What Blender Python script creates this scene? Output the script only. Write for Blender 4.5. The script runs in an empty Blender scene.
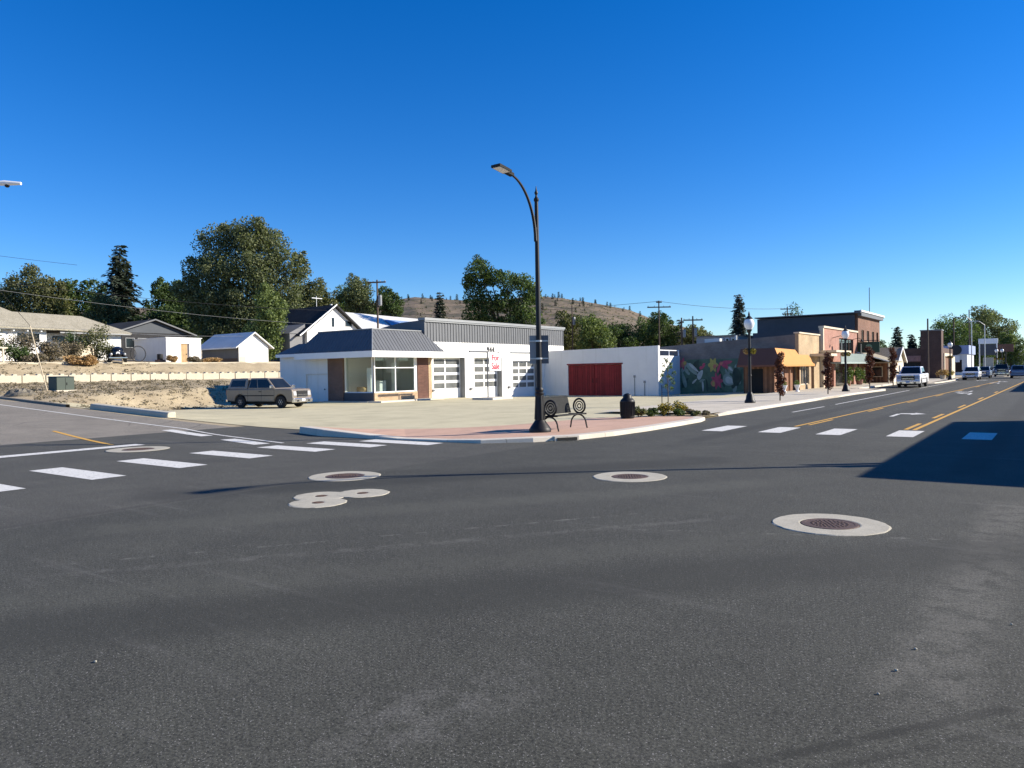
import bpy, bmesh, math, random
import numpy as np
from mathutils import Vector, Matrix
R = math.radians
S = bpy.context.scene
COL = S.collection

# ------------------------------------------------------------------ camera, sky, sun, exposure
YAW, PITCH, ROLL = R(35.8), math.atan(12/755), R(1.0)
fw0 = Vector((-math.sin(YAW), math.cos(YAW), 0)); rt0 = Vector((math.cos(YAW), math.sin(YAW), 0)); up0 = Vector((0, 0, 1))
fw = fw0*math.cos(PITCH) - up0*math.sin(PITCH); upv = up0*math.cos(PITCH) + fw0*math.sin(PITCH)
UPV = upv*math.cos(ROLL) + rt0*math.sin(ROLL); RTV = rt0*math.cos(ROLL) - upv*math.sin(ROLL)
cd = bpy.data.cameras.new('camera'); cam = bpy.data.objects.new('camera', cd); COL.objects.link(cam)
cam.matrix_world = Matrix(((RTV.x, UPV.x, -fw.x, 0), (RTV.y, UPV.y, -fw.y, 0), (RTV.z, UPV.z, -fw.z, 2.1), (0, 0, 0, 1)))
cd.sensor_fit = 'HORIZONTAL'; cd.sensor_width = 36; cd.lens = 755/1024*36
cd.clip_start = 0.05; cd.clip_end = 6000
S.camera = cam

SUN_AZ, SUN_EL = R(38), R(25)          # azimuth from +X towards +Y
sdir = Vector((math.cos(SUN_EL)*math.cos(SUN_AZ), math.cos(SUN_EL)*math.sin(SUN_AZ), math.sin(SUN_EL)))
w = bpy.data.worlds.new('World'); S.world = w; w.use_nodes = True
nt = w.node_tree; bg = nt.nodes['Background']
sky = nt.nodes.new('ShaderNodeTexSky'); sky.sky_type = 'NISHITA'; sky.sun_disc = False
sky.sun_elevation = SUN_EL; sky.sun_rotation = R(90) - SUN_AZ
sky.altitude = 300; sky.air_density = 1.0; sky.dust_density = 0.0; sky.ozone_density = 6.0
hs = nt.nodes.new('ShaderNodeHueSaturation'); hs.inputs['Saturation'].default_value = 1.26; hs.inputs['Hue'].default_value = .511   # the phone's deep clear blue
nt.links.new(sky.outputs[0], hs.inputs['Color']); nt.links.new(hs.outputs[0], bg.inputs[0]); bg.inputs[1].default_value = 0.097
sl = bpy.data.lights.new('sun', 'SUN'); sl.energy = 5.0; sl.angle = R(0.5); sl.color = (1.0, 0.92, 0.79)
so = bpy.data.objects.new('sun', sl); COL.objects.link(so); so.rotation_euler = (-sdir).to_track_quat('-Z', 'Y').to_euler()
S.view_settings.view_transform = 'Standard'; S.view_settings.look = 'None'
S.view_settings.exposure = 0.85; S.view_settings.gamma = 1; S.view_settings.use_curve_mapping = False

# ------------------------------------------------------------------ helpers
def sm(a, b, t):
    t = min(1, max(0, (t-a)/(b-a))); return t*t*(3-2*t)

def street_z(x):
    d = -24 - x
    if d <= 0: return 0.0
    return 0.045*(d - 3*(1-math.exp(-d/3)))

def bank_z(x, y):
    """embankment west of the lot, up to the block wall and the yards behind it"""
    foot = -47.0 - 0.45*(min(max(y, 20), 60) - 27)
    z = 1.25*sm(foot, foot-4.5, x)
    if x < -52: z += 0.035*(-x-52)
    return z

def ht(x, y):
    if x < -70.15:
        z = 2.45 + 1.2*sm(-70.2, -74.5, x) + 0.045*max(0, -x-74.5)
        if y < 26: z = street_z(x) + (z-street_z(x))*sm(17.5, 24, y)
        if x < -130 or y > 75: z += 0.0
        return z
    n = bank_z(x, y)
    if y <= 17.0: return street_z(x)
    if y < 25: n = street_z(x) + (n-street_z(x))*sm(17.5, 25, y)
    n -= 0.28*sm(47, 60, y)*sm(-20, -30, x)*(1 if x > -58 else 0)
    return n

class MB:
    def __init__(s): s.v = []; s.f = []; s.m = []; s.cur = 0
    def mat(s, i): s.cur = i; return s
    def add(s, vs, fs):
        b = len(s.v); s.v += [tuple(p) for p in vs]
        for f in fs: s.f.append([b+i for i in f]); s.m.append(s.cur)
        return s
    def hexa(s, p): return s.add(p, [(0,3,2,1),(4,5,6,7),(0,1,5,4),(1,2,6,5),(2,3,7,6),(3,0,4,7)])
    def box(s, x0, x1, y0, y1, z0, z1):
        return s.hexa([(x0,y0,z0),(x1,y0,z0),(x1,y1,z0),(x0,y1,z0),(x0,y0,z1),(x1,y0,z1),(x1,y1,z1),(x0,y1,z1)])
    def cbox(s, c, sx, sy, sz): return s.box(c[0]-sx/2, c[0]+sx/2, c[1]-sy/2, c[1]+sy/2, c[2]-sz/2, c[2]+sz/2)
    def poly(s, pts): return s.add(pts, [tuple(range(len(pts)))])
    def prism(s, pts, d):
        """planar polygon pts (3d) extruded by vector d"""
        n = len(pts); q = [tuple(Vector(p)+Vector(d)) for p in pts]
        return s.add(list(pts)+q, [tuple(range(n)), tuple(range(2*n-1, n-1, -1))]+[(i, (i+1) % n, n+(i+1) % n, n+i) for i in range(n)])
    def tube(s, pts, rads, n=8, caps=True):
        pts = [Vector(p) for p in pts]
        if not hasattr(rads, '__len__'): rads = [rads]*len(pts)
        vs = []; ref = None
        for i, p in enumerate(pts):
            t = (pts[min(i+1, len(pts)-1)]-pts[max(i-1, 0)]).normalized()
            if ref is None: ref = Vector((0,0,1)) if abs(t.z) < .9 else Vector((1,0,0))
            a = t.cross(ref).normalized(); b = t.cross(a).normalized(); ref = a.cross(t)
            for k in range(n):
                an = 2*math.pi*k/n; vs.append(p+(a*math.cos(an)+b*math.sin(an))*rads[i])
        fs = []
        for i in range(len(pts)-1):
            for k in range(n): fs.append((i*n+k, i*n+(k+1) % n, (i+1)*n+(k+1) % n, (i+1)*n+k))
        if caps: fs.append(tuple(range(n))); fs.append(tuple(range(len(pts)*n-1, (len(pts)-1)*n-1, -1)))
        return s.add(vs, fs)
    def cyl(s, a, b, r0, r1=None, n=10): return s.tube([a, b], [r0, r0 if r1 is None else r1], n)
    def lathe(s, prof, c=(0,0,0), n=14, axis='z'):
        vs = []
        for r, h in prof:
            for k in range(n):
                a = 2*math.pi*k/n; p = (r*math.cos(a), r*math.sin(a), h)
                if axis == 'y': p = (p[0], p[2], p[1])
                if axis == 'x': p = (p[2], p[0], p[1])
                vs.append((c[0]+p[0], c[1]+p[1], c[2]+p[2]))
        fs = []
        for i in range(len(prof)-1):
            for k in range(n): fs.append((i*n+k, i*n+(k+1) % n, (i+1)*n+(k+1) % n, (i+1)*n+k))
        fs.append(tuple(range(n))); fs.append(tuple(range(len(prof)*n-1, (len(prof)-1)*n-1, -1)))
        return s.add(vs, fs)
    def ring(s, c, rad, r, axis='x', a0=0, a1=360, n=20, m=6):
        pts = []
        for i in range(n+1):
            a = R(a0+(a1-a0)*i/n); u, v = rad*math.cos(a), rad*math.sin(a)
            pts.append({'x': (c[0], c[1]+u, c[2]+v), 'y': (c[0]+u, c[1], c[2]+v), 'z': (c[0]+u, c[1]+v, c[2])}[axis])
        return s.tube(pts, r, m)
    def blob(s, c, rx, ry, rz, nu=12, nv=7, jit=0, seed=0):
        rg = random.Random(seed); vs = [(c[0], c[1], c[2]-rz)]
        for i in range(1, nv):
            ph = -math.pi/2+math.pi*i/nv
            for k in range(nu):
                a = 2*math.pi*k/nu; j = 1+rg.uniform(-jit, jit)
                vs.append((c[0]+rx*j*math.cos(ph)*math.cos(a), c[1]+ry*j*math.cos(ph)*math.sin(a), c[2]+rz*j*math.sin(ph)))
        vs.append((c[0], c[1], c[2]+rz)); fs = []
        for k in range(nu): fs.append((0, 1+(k+1) % nu, 1+k))
        for i in range(nv-2):
            for k in range(nu): fs.append((1+i*nu+k, 1+i*nu+(k+1) % nu, 1+(i+1)*nu+(k+1) % nu, 1+(i+1)*nu+k))
        e = len(vs)-1
        for k in range(nu): fs.append((e, 1+(nv-2)*nu+k, 1+(nv-2)*nu+(k+1) % nu))
        return s.add(vs, fs)
    def build(s, name, mats, parent=None, off=None, smooth=False, loc=None, bevel=0, keep=False):
        """off: world point that becomes the local origin; loc: where a top-level mesh is put"""
        if parent is not None and off is None and parent.get('_w') is not None: off = parent['_w']
        o3 = Vector(off) if off is not None else Vector((0,0,0))
        me = bpy.data.meshes.new(name)
        me.from_pydata([tuple(Vector(p)-o3) for p in s.v], [], s.f)
        if not isinstance(mats, (list, tuple)): mats = [mats]
        for m in mats: me.materials.append(m)
        if len(mats) > 1:
            for p, i in zip(me.polygons, s.m): p.material_index = i
        if not keep:
            bm = bmesh.new(); bm.from_mesh(me); bmesh.ops.recalc_face_normals(bm, faces=bm.faces[:]); bm.to_mesh(me); bm.free()
        if smooth:
            for p in me.polygons: p.use_smooth = True
            try: me.set_sharp_from_angle(angle=R(40))
            except Exception: pass
        o = bpy.data.objects.new(name, me); COL.objects.link(o)
        if parent is not None: o.parent = parent
        elif off is not None and loc is None: o.location = o3
        if loc is not None: o.location = loc
        if parent is not None and off is not None and parent.get('_w') is not None: o['_w'] = parent['_w']
        if bevel:
            b = o.modifiers.new('edge', 'BEVEL'); b.width = bevel; b.segments = 2; b.limit_method = 'ANGLE'; b.angle_limit = R(45)
        return o

def tag(o, label, cat, group=None):
    o['label'] = label; o['category'] = cat
    if group: o['group'] = group
    return o
def thing(name, label, cat, loc=(0,0,0), rotz=0, group=None, world=False):
    o = bpy.data.objects.new(name, None); COL.objects.link(o); o.empty_display_size = .2
    o.location = loc; o.rotation_euler = (0, 0, rotz); tag(o, label, cat, group)
    if world: o['_w'] = list(loc)          # parts of this thing are written in world metres
    return o
def struct(o): o['kind'] = 'structure'; return o
def stuff(o): o['kind'] = 'stuff'; return o
def dup(root, loc, rotz=None, label=None, scale=None):
    r = root.copy(); COL.objects.link(r); r.location = loc
    if rotz is not None: r.rotation_euler = (0, 0, rotz)
    if scale is not None: r.scale = scale
    if label: r['label'] = label
    for ch in list(root.children):
        c = ch.copy(); COL.objects.link(c); c.parent = r
        for g in list(ch.children):
            d = g.copy(); COL.objects.link(d); d.parent = c
    return r

def text_part(s, size, mat, parent, pos, facing, depth=.02, name='lettering'):
    """block letters turned into a mesh; facing '+x' or '-y' (pos is world when parent is written in world metres)"""
    cu = bpy.data.curves.new(name, 'FONT'); cu.body = s; cu.size = size; cu.extrude = depth; cu.align_x = 'CENTER'; cu.align_y = 'CENTER'
    cu.offset = size*.022; cu.space_character = 1.25 if s.isdigit() else 1.0
    t = bpy.data.objects.new(name, cu); COL.objects.link(t)
    dg = bpy.context.evaluated_depsgraph_get(); dg.update()
    me = bpy.data.meshes.new_from_object(t.evaluated_get(dg)); bpy.data.objects.remove(t)
    M = {'+x': Matrix(((0,0,1),(1,0,0),(0,1,0))), '-y': Matrix(((1,0,0),(0,0,-1),(0,1,0))), '+y': Matrix(((-1,0,0),(0,0,1),(0,1,0)))}[facing].to_4x4()
    me.transform(M); me.materials.clear(); me.materials.append(mat)
    o = bpy.data.objects.new(name, me); COL.objects.link(o); o.parent = parent
    o.location = Vector(pos) - (Vector(parent['_w']) if parent.get('_w') is not None else Vector((0,0,0)))
    return o

# ------------------------------------------------------------------ materials
class NT:
    def __init__(s, name):
        s.m = bpy.data.materials.new(name); s.m.use_nodes = True; s.t = s.m.node_tree; s.b = s.t.nodes['Principled BSDF']
        s.out = s.t.nodes['Material Output']; s.co = s.n('ShaderNodeTexCoord').outputs['Object']
    def n(s, typ, ins=None, **kw):
        nd = s.t.nodes.new(typ)
        for k, v in kw.items(): setattr(nd, k, v)
        for k, v in (ins or {}).items():
            if isinstance(v, bpy.types.NodeSocket): s.t.links.new(v, nd.inputs[k])
            else: nd.inputs[k].default_value = v
        return nd
    def math(s, op, a, b=0.0, c=0.0): return s.n('ShaderNodeMath', {0: a, 1: b, 2: c}, operation=op).outputs[0]
    def noise(s, scale, detail=3, rough=.55, vec=None, dist=0): return s.n('ShaderNodeTexNoise', {'Vector': vec or s.co, 'Scale': scale, 'Detail': detail, 'Roughness': rough, 'Distortion': dist}).outputs[0]
    def ramp(s, f, stops):
        r = s.n('ShaderNodeValToRGB', {0: f}); e = r.color_ramp.elements
        while len(e) < len(stops): e.new(.5)
        for el, (p, c) in zip(e, stops): el.position = p; el.color = c if len(c) == 4 else (*c, 1)
        return r.outputs[0]
    def mapr(s, f, a, b, c, d): return s.n('ShaderNodeMapRange', {0: f, 1: a, 2: b, 3: c, 4: d}).outputs[0]
    def mix(s, f, a, b, mode='MIX'): 
        nd = s.n('ShaderNodeMix', data_type='RGBA', blend_type=mode)
        for i, v in ((0, f), (6, a), (7, b)):
            if isinstance(v, bpy.types.NodeSocket): s.t.links.new(v, nd.inputs[i])
            else: nd.inputs[i].default_value = v if (i == 0 or len(v) == 4) else (*v, 1)
        return nd.outputs[2]
    def stretch(s, sx, sy, sz, rot=0): return s.n('ShaderNodeMapping', {'Vector': s.co, 'Scale': (sx, sy, sz), 'Rotation': (0, 0, rot)}).outputs[0]
    def uv(s):
        """(x+y, z) wall coordinates for axis-aligned walls"""
        x = s.n('ShaderNodeSeparateXYZ', {0: s.co}); return s.n('ShaderNodeCombineXYZ', {0: s.math('ADD', x.outputs[0], x.outputs[1]), 1: x.outputs[2]}).outputs[0]
    def set(s, col=None, rough=None, metal=None, spec=None, bump=None, bstr=.3, bdist=.01):
        def p(k, v):
            if isinstance(v, bpy.types.NodeSocket): s.t.links.new(v, s.b.inputs[k])
            else: s.b.inputs[k].default_value = (*v, 1) if k == 'Base Color' and len(v) == 3 else v
        if col is not None: p('Base Color', col)
        if rough is not None: p('Roughness', rough)
        if metal is not None: p('Metallic', metal)
        if spec is not None: p('Specular IOR Level', spec)
        if bump is not None: 
            b = s.n('ShaderNodeBump', {'Height': bump, 'Strength': bstr, 'Distance': bdist}); s.t.links.new(b.outputs[0], s.b.inputs['Normal'])
        return s.m

def sc(c, k): return tuple(min(1, v*k) for v in c)
def plain(name, c, rough=.7, var=.12, scale=3.0, metal=0, spec=.5, bump=0, fine=0):
    t = NT(name); f = t.noise(scale, 5, .6)
    col = t.ramp(f, [(.25, sc(c, 1-var)), (.5, c), (.78, sc(c, 1+var))])
    if fine:
        g = t.noise(fine, 2, .6); col = t.mix(.35, col, t.ramp(g, [(.3, sc(c, .55)), (.7, sc(c, 1.35))]))
    return t.set(col, rough, metal, spec, bump=t.noise(fine or scale*8, 3) if bump else None, bstr=bump or .1)

def leafmat(name, dark, light, trans=.25):
    t = NT(name); ri = t.n('ShaderNodeNewGeometry').outputs['Random Per Island']
    col = t.ramp(ri, [(0, dark), (.55, tuple((a+b)/2 for a, b in zip(dark, light))), (1, light)])
    t.set(col, .6, 0, .25)
    tr = t.n('ShaderNodeBsdfTranslucent', {'Color': t.mix(1.0, col, (1.15, 1.25, .6), 'MULTIPLY')})
    mx = t.n('ShaderNodeMixShader', {0: trans}); t.t.links.new(t.b.outputs[0], mx.inputs[1]); t.t.links.new(tr.outputs[0], mx.inputs[2])
    t.t.links.new(mx.outputs[0], t.out.inputs[0]); return t.m

def asphalt(name, c, old=False):
    t = NT(name)
    fine = t.noise(48, 3, .75); mid = t.noise(9, 4, .65); big = t.noise(.22, 4, .55, dist=.4); patch = t.noise(.9, 5, .6)
    col = t.ramp(big, [(.3, sc(c, .78)), (.55, c), (.75, sc(c, 1.3))])
    col = t.mix(.55, col, t.ramp(patch, [(.3, sc(c, .8)), (.7, sc(c, 1.25))]))
    k = t.mapr(fine, .34, .66, .40, 1.62)
    col = t.mix(1.0, col, t.n('ShaderNodeCombineColor', {0: k, 1: k, 2: k}).outputs[0], 'MULTIPLY')
    spk = t.mapr(t.noise(95, 1, .5), .66, .73, 0, .8); col = t.mix(spk, col, (.30, .285, .26))
    # dusty drag marks, long and thin, following the turning traffic
    st = t.noise(1.0, 5, .7, vec=t.stretch(.11, 2.2, 1, R(-28)), dist=.3)
    dust = t.math('MULTIPLY', t.mapr(st, .56, .72, 0, .75), t.mapr(t.noise(.35, 3), .42, .6, 0, 1))
    dust = t.math('MULTIPLY', dust, t.mapr(mid, .35, .6, .15, 1))
    col = t.mix(t.math('MULTIPLY', dust, .62), col, (.19, .18, .16))
    if not old:
        x = t.n('ShaderNodeSeparateXYZ', {0: t.co}).outputs
        def band(x0, y0, dx, dy, ln, wd, amt, c2, brk=.5):
            a = t.math('ADD', t.math('MULTIPLY', t.math('SUBTRACT', x[0], x0), dx), t.math('MULTIPLY', t.math('SUBTRACT', x[1], y0), dy))
            q = t.math('ABSOLUTE', t.math('SUBTRACT', t.math('MULTIPLY', t.math('SUBTRACT', x[0], x0), dy), t.math('MULTIPLY', t.math('SUBTRACT', x[1], y0), dx)))
            f = t.mapr(q, wd, wd*.4, 0, amt); f = t.math('MULTIPLY', f, t.mapr(t.math('ABSOLUTE', t.math('SUBTRACT', a, ln/2)), ln/2, ln/2-.8, 0, 1))
            f = t.math('MULTIPLY', f, t.mapr(t.noise(3.5, 4, .7), brk-.06, brk+.1, 0, 1)); f = t.math('MULTIPLY', f, t.mapr(fine, .35, .6, .3, 1))
            return t.mix(f, col, c2)
        for args in ((-2.6, 2.2, .59, .81, 5.2, .06, .8, sc(c, .35), .42), (-2.48, 2.05, .59, .81, 5.2, .05, .7, sc(c, .35), .45), (-9.6, 3.3, .57, .82, 8.5, .05, .5, (.28, .265, .23), .55), (-9.0, 3.3, .60, .80, 9.5, .14, .32, (.20, .19, .165), .5), (-5.4, 8.6, .93, .37, 6, .05, .5, (.28, .265, .23), .54), (-.72, 4.8, 0.02, 1, 9, .42, .34, (.22, .205, .17), .44), (-3.4, 2.4, .2, .98, 2.2, .5, .35, (.2, .19, .17), .5), (-12.2, -2, .0, 1, 14, .12, .5, sc(c, .5), .3), (-13.4, 6.6, .57, .82, 13, .9, .75, sc(c, .55), .28), (-11.2, 4.6, .60, .80, 12, .6, .5, sc(c, 1.9), .38), (-7.6, 2.0, .66, .75, 12, .8, .65, sc(c, .6), .3), (-9.6, 1.0, .62, .78, 13, .5, .4, sc(c, 1.7), .42), (-5.5, 27, 0, 1, 70, .5, .6, sc(c, .55), .3), (-8.6, 20, 0, 1, 80, .45, .65, sc(c, .55), .3), (-1.4, 16, 0, 1, 80, .5, .6, sc(c, .55), .3)):
            col = band(*args)
        for cx, cy, rad, wd, amt in ((-1.0, 2.0, 14.2, .35, .22), (-1.0, 2.0, 16.0, .35, .2), (-24, 27, 17.5, .5, .2)):
            d = t.math('SQRT', t.math('ADD', t.math('POWER', t.math('SUBTRACT', x[0], cx), 2), t.math('POWER', t.math('SUBTRACT', x[1], cy), 2)))
            band = t.mapr(t.math('ABSOLUTE', t.math('SUBTRACT', d, rad)), wd, wd*.35, 0, amt)
            band = t.math('MULTIPLY', band, t.mapr(t.noise(.5, 3), .38, .6, .1, 1)); band = t.math('MULTIPLY', band, t.mapr(mid, .3, .6, .4, 1))
            col = t.mix(band, col, sc(c, .45))
    else:
        cr = t.n('ShaderNodeTexVoronoi', {'Vector': t.n('ShaderNodeMix', {0: .12, 4: t.co, 5: t.n('ShaderNodeTexNoise', {'Vector': t.co, 'Scale': 1.5}).outputs[1]}, data_type='VECTOR').outputs[1], 'Scale': .35}, feature='DISTANCE_TO_EDGE').outputs[0]
        col = t.mix(t.mapr(cr, .0, .012, .55, 0), col, sc(c, .35))
    return t.set(col, .88, 0, .3, bump=t.math('ADD', fine, t.math('MULTIPLY', mid, .5)), bstr=.5, bdist=.006)

def brick(name, c1, c2, mortar, sx=.22, sy=.075, var=.25):
    t = NT(name); b = t.n('ShaderNodeTexBrick', {'Vector': t.uv(), 'Color1': (*c1, 1), 'Color2': (*c2, 1), 'Mortar': (*mortar, 1), 'Scale': 1.0, 'Mortar Size': .008, 'Brick Width': sx, 'Row Height': sy, 'Bias': 0.0})
    k = t.mapr(t.noise(.8, 5, .6), .25, .75, 1-var, 1+var)
    col = t.mix(1.0, b.outputs[0], t.n('ShaderNodeCombineColor', {0: k, 1: k, 2: k}).outputs[0], 'MULTIPLY')
    return t.set(col, .85, 0, .3, bump=b.outputs[1], bstr=-.4, bdist=.01)

def ground(name, base, alt, fine=18, spots=None, bstr=.5, scale=.4):
    t = NT(name); a = t.noise(scale, 6, .62, dist=.3); f = t.noise(fine, 4, .7)
    col = t.ramp(a, [(.3, base), (.68, alt)])
    k = t.mapr(f, .3, .7, .62, 1.32); col = t.mix(1.0, col, t.n('ShaderNodeCombineColor', {0: k, 1: k, 2: k}).outputs[0], 'MULTIPLY')
    if spots: col = t.mix(t.mapr(t.noise(spots[1], 5, .65), spots[2], spots[2]+.12, 0, .85), col, spots[0])
    return t.set(col, .95, 0, .15, bump=f, bstr=bstr, bdist=.03)

def slab(name, c, joint=1.5, stain=.2):
    """broom-finished concrete: joints, oil and water stains"""
    t = NT(name); a = t.noise(.5, 6, .65, dist=.5); f = t.noise(60, 2, .7)
    col = t.ramp(a, [(.28, sc(c, 1-stain)), (.5, c), (.75, sc(c, 1.12))])
    k = t.mapr(f, .3, .7, .84, 1.14); col = t.mix(1.0, col, t.n('ShaderNodeCombineColor', {0: k, 1: k, 2: k}).outputs[0], 'MULTIPLY')
    b = t.n('ShaderNodeTexBrick', {'Vector': t.co, 'Scale': 1.0, 'Brick Width': joint, 'Row Height': joint, 'Mortar Size': .012, 'Color1': (1,1,1,1), 'Color2': (.93,.93,.93,1), 'Mortar': (.55,.53,.5,1)}, offset=0)
    col = t.mix(.8, col, b.outputs[0], 'MULTIPLY')
    return t.set(col, .9, 0, .25, bump=f, bstr=.25, bdist=.004)

def planks(name, c, wid=.15, horiz=False, rough=.7, var=.35, seam=.35):
    t = NT(name); x = t.n('ShaderNodeSeparateXYZ', {0: t.uv()}).outputs; u = x[1] if horiz else x[0]
    q = t.math('DIVIDE', u, wid); fr = t.math('FRACT', q); fl = t.math('FLOOR', q)
    rnd = t.n('ShaderNodeTexWhiteNoise', {1: fl}, noise_dimensions='1D').outputs[0]
    k = t.math('MULTIPLY', t.mapr(rnd, 0, 1, 1-var, 1+var), t.mapr(t.math('ABSOLUTE', t.math('SUBTRACT', fr, .5)), .44, .49, 1, seam))
    k = t.math('MULTIPLY', k, t.mapr(t.noise(2.5, 5, .65), .3, .7, .82, 1.15))
    col = t.mix(1.0, (*c, 1), t.n('ShaderNodeCombineColor', {0: k, 1: k, 2: k}).outputs[0], 'MULTIPLY')
    return t.set(col, rough, 0, .3, bump=t.mapr(t.math('ABSOLUTE', t.math('SUBTRACT', fr, .5)), .42, .5, 1, 0), bstr=.5, bdist=.02)

def glassy(name, c=(.012, .015, .017), rough=.08, spec=.45):
    t = NT(name); f = t.noise(.9, 3)
    return t.set(t.ramp(f, [(.3, sc(c, .7)), (.7, sc(c, 1.4))]), rough, 0, spec, bump=t.noise(1.2, 1), bstr=.04, bdist=.05)

def clearglass(name):
    t = NT(name); tr = t.n('ShaderNodeBsdfTransparent', {'Color': (.86, .9, .88, 1)}); gl = t.n('ShaderNodeBsdfGlossy', {'Roughness': .02})
    fr = t.n('ShaderNodeLayerWeight', {'Blend': .5}); mx = t.n('ShaderNodeMixShader', {0: t.math('ADD', t.math('MULTIPLY', t.math('POWER', fr.outputs['Facing'], 4), .5), .06)})
    t.t.links.new(tr.outputs[0], mx.inputs[1]); t.t.links.new(gl.outputs[0], mx.inputs[2]); t.t.links.new(mx.outputs[0], t.out.inputs[0]); return t.m

def paint(name, c, flake=0):
    t = NT(name); f = t.noise(1.5, 4); m = t.set(t.ramp(f, [(.3, sc(c, .9)), (.7, sc(c, 1.08))]), .32, flake, .35)
    t.b.inputs['Coat Weight'].default_value = .3; t.b.inputs['Coat Roughness'].default_value = .08; return m

def thermo(name, c):
    """road paint, worn through in places"""
    t = NT(name); f = t.noise(14, 5, .7); g = t.noise(2.0, 4, .6)
    col = t.ramp(g, [(.3, sc(c, .82)), (.7, c)]); col = t.mix(t.mapr(t.math('ADD', t.math('MULTIPLY', f, .7), t.math('MULTIPLY', g, .3)), .53, .64, 0, .75), col, (.10, .095, .085)); return t.set(col, .75, 0, .3)

M = {}
M['asphalt'] = asphalt('new_asphalt', (.0555, .0545, .0425))
M['asphalt_side'] = asphalt('side_asphalt', (.073, .070, .056))
M['asphalt_old'] = asphalt('old_asphalt', (.22, .195, .155), True)
M['lot'] = slab('lot_concrete', (.55, .49, .315), 5.2, .2)
M['walk'] = slab('sidewalk_concrete', (.55, .49, .385), 1.6, .14)
M['kerb'] = slab('kerb_concrete', (.62, .56, .46), 3.0, .1)
M['pavers'] = slab('red_plaza_concrete', (.56, .36, .255), 1.2, .15)
M['earth'] = ground('dry_earth', (.34, .27, .17), (.45, .37, .24), 14, ((.22, .18, .11), 1.1, .58))
M['hill'] = ground('dry_hillside', (.16, .122, .085), (.235, .185, .13), .28, ((.085, .08, .055), .05, .46), .9, .012)
M['white_line'] = thermo('white_road_paint', (.74, .72, .655))
M['yellow_line'] = thermo('yellow_road_paint', (.72, .40, .07))
def weathered(name, c):
    t = NT(name); u = t.uv(); st = t.noise(1.0, 5, .65, vec=t.n('ShaderNodeMapping', {'Vector': u, 'Scale': (2.2, .16, 1)}).outputs[0]); a = t.noise(.6, 5, .6); f = t.noise(30, 3)
    col = t.ramp(a, [(.3, sc(c, .92)), (.65, c)]); col = t.mix(t.mapr(st, .55, .75, 0, .5), col, sc((c[0], c[1]*.97, c[2]*.9), .72))
    return t.set(col, .8, 0, .3, bump=f, bstr=.12, bdist=.01)
M['white'] = weathered('white_wall_paint', (.80, .785, .745))
M['white_trim'] = plain('white_trim_paint', (.80, .80, .78), .5, .04, 2)
M['white_metal'] = plain('white_metal', (.78, .78, .77), .4, .05, 2)
M['slate'] = plain('slate_metal_roof', (.105, .11, .118), .55, .12, 1.2, metal=.1)
M['slate_light'] = plain('grey_metal_cap', (.24, .245, .245), .45, .08, 1.5, metal=.2)
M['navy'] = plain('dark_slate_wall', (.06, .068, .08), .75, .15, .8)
M['red_door'] = planks('red_plank_door', (.24, .022, .024), .22, var=.18)
M['pane'] = glassy('garage_pane', (.13, .135, .13), .12, .7)
M['glass_dark'] = glassy('dark_window_glass')
M['glass'] = clearglass('shop_glass')
M['brick_red'] = brick('red_brick', (.17, .085, .06), (.12, .06, .042), (.24, .2, .16))
M['brick_thin'] = brick('long_red_brick', (.125, .055, .038), (.085, .036, .026), (.13, .09, .07), .4, .09)
M['brick_tan'] = brick('tan_stone', (.47, .33, .19), (.38, .24, .13), (.42, .36, .28), .3, .1)
M['brick_grey'] = brick('grey_painted_brick', (.20, .18, .165), (.165, .15, .14), (.14, .13, .12), .24, .085)
M['brick_pink'] = brick('pink_brick', (.34, .145, .10), (.28, .115, .08), (.40, .30, .24))
M['brick_dark'] = brick('dark_brown_brick', (.105, .058, .042), (.085, .046, .034), (.12, .09, .075))
M['brick_tower'] = brick('orange_brown_brick', (.19, .082, .048), (.13, .056, .034), (.22, .16, .12))
M['brick_buff'] = brick('buff_brick', (.40, .285, .155), (.33, .23, .12), (.42, .35, .26))
M['iron'] = plain('black_iron', (.013, .013, .014), .5, .2, 5, spec=.3)
M['iron_grey'] = plain('grey_ironwork', (.04, .041, .04), .95, .3, 9, spec=.1, fine=26)
M['wood'] = planks('brown_board', (.20, .095, .05), .2, var=.4)
M['wood_pole'] = plain('creosote_pole', (.10, .07, .05), .9, .25, 4, bump=.3)
M['wood_tan'] = planks('tan_board', (.45, .30, .15), .18, var=.1)
M['cream'] = plain('cream_paint', (.62, .52, .37), .7, .08, 1)
M['stucco'] = plain('cream_stucco', (.66, .58, .46), .85, .06, 1, bump=.1, fine=40)
M['awning_y'] = plain('yellow_canvas', (.52, .235, .06), .85, .07, 1.2)
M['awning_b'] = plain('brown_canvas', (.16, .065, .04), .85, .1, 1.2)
M['teal'] = plain('grey_green_metal', (.30, .36, .33), .6, .1, 1.5)
M['green_sign'] = plain('dark_green_sign', (.015, .06, .032), .5, .1, 2)
M['green_light'] = plain('pale_green_paint', (.16, .34, .2), .5, .1, 2)
M['shingle'] = ground('roof_shingle', (.30, .27, .20), (.38, .345, .265), 8, None, .6, .8)
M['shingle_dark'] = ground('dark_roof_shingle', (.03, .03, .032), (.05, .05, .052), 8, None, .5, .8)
M['metal_roof'] = plain('bare_metal_roof', (.62, .62, .59), .6, .12, .9)
M['block'] = plain('cast_concrete_block', (.50, .45, .345), .9, .1, 2, bump=.3, fine=20)
M['green_box'] = plain('green_cabinet_steel', (.025, .043, .03), .55, .12, 2)
M['tyre'] = plain('tyre_rubber', (.02, .02, .02), .9, .15, 6)
M['alloy'] = plain('wheel_alloy', (.5, .5, .5), .35, .08, 5, metal=.7)
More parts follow.
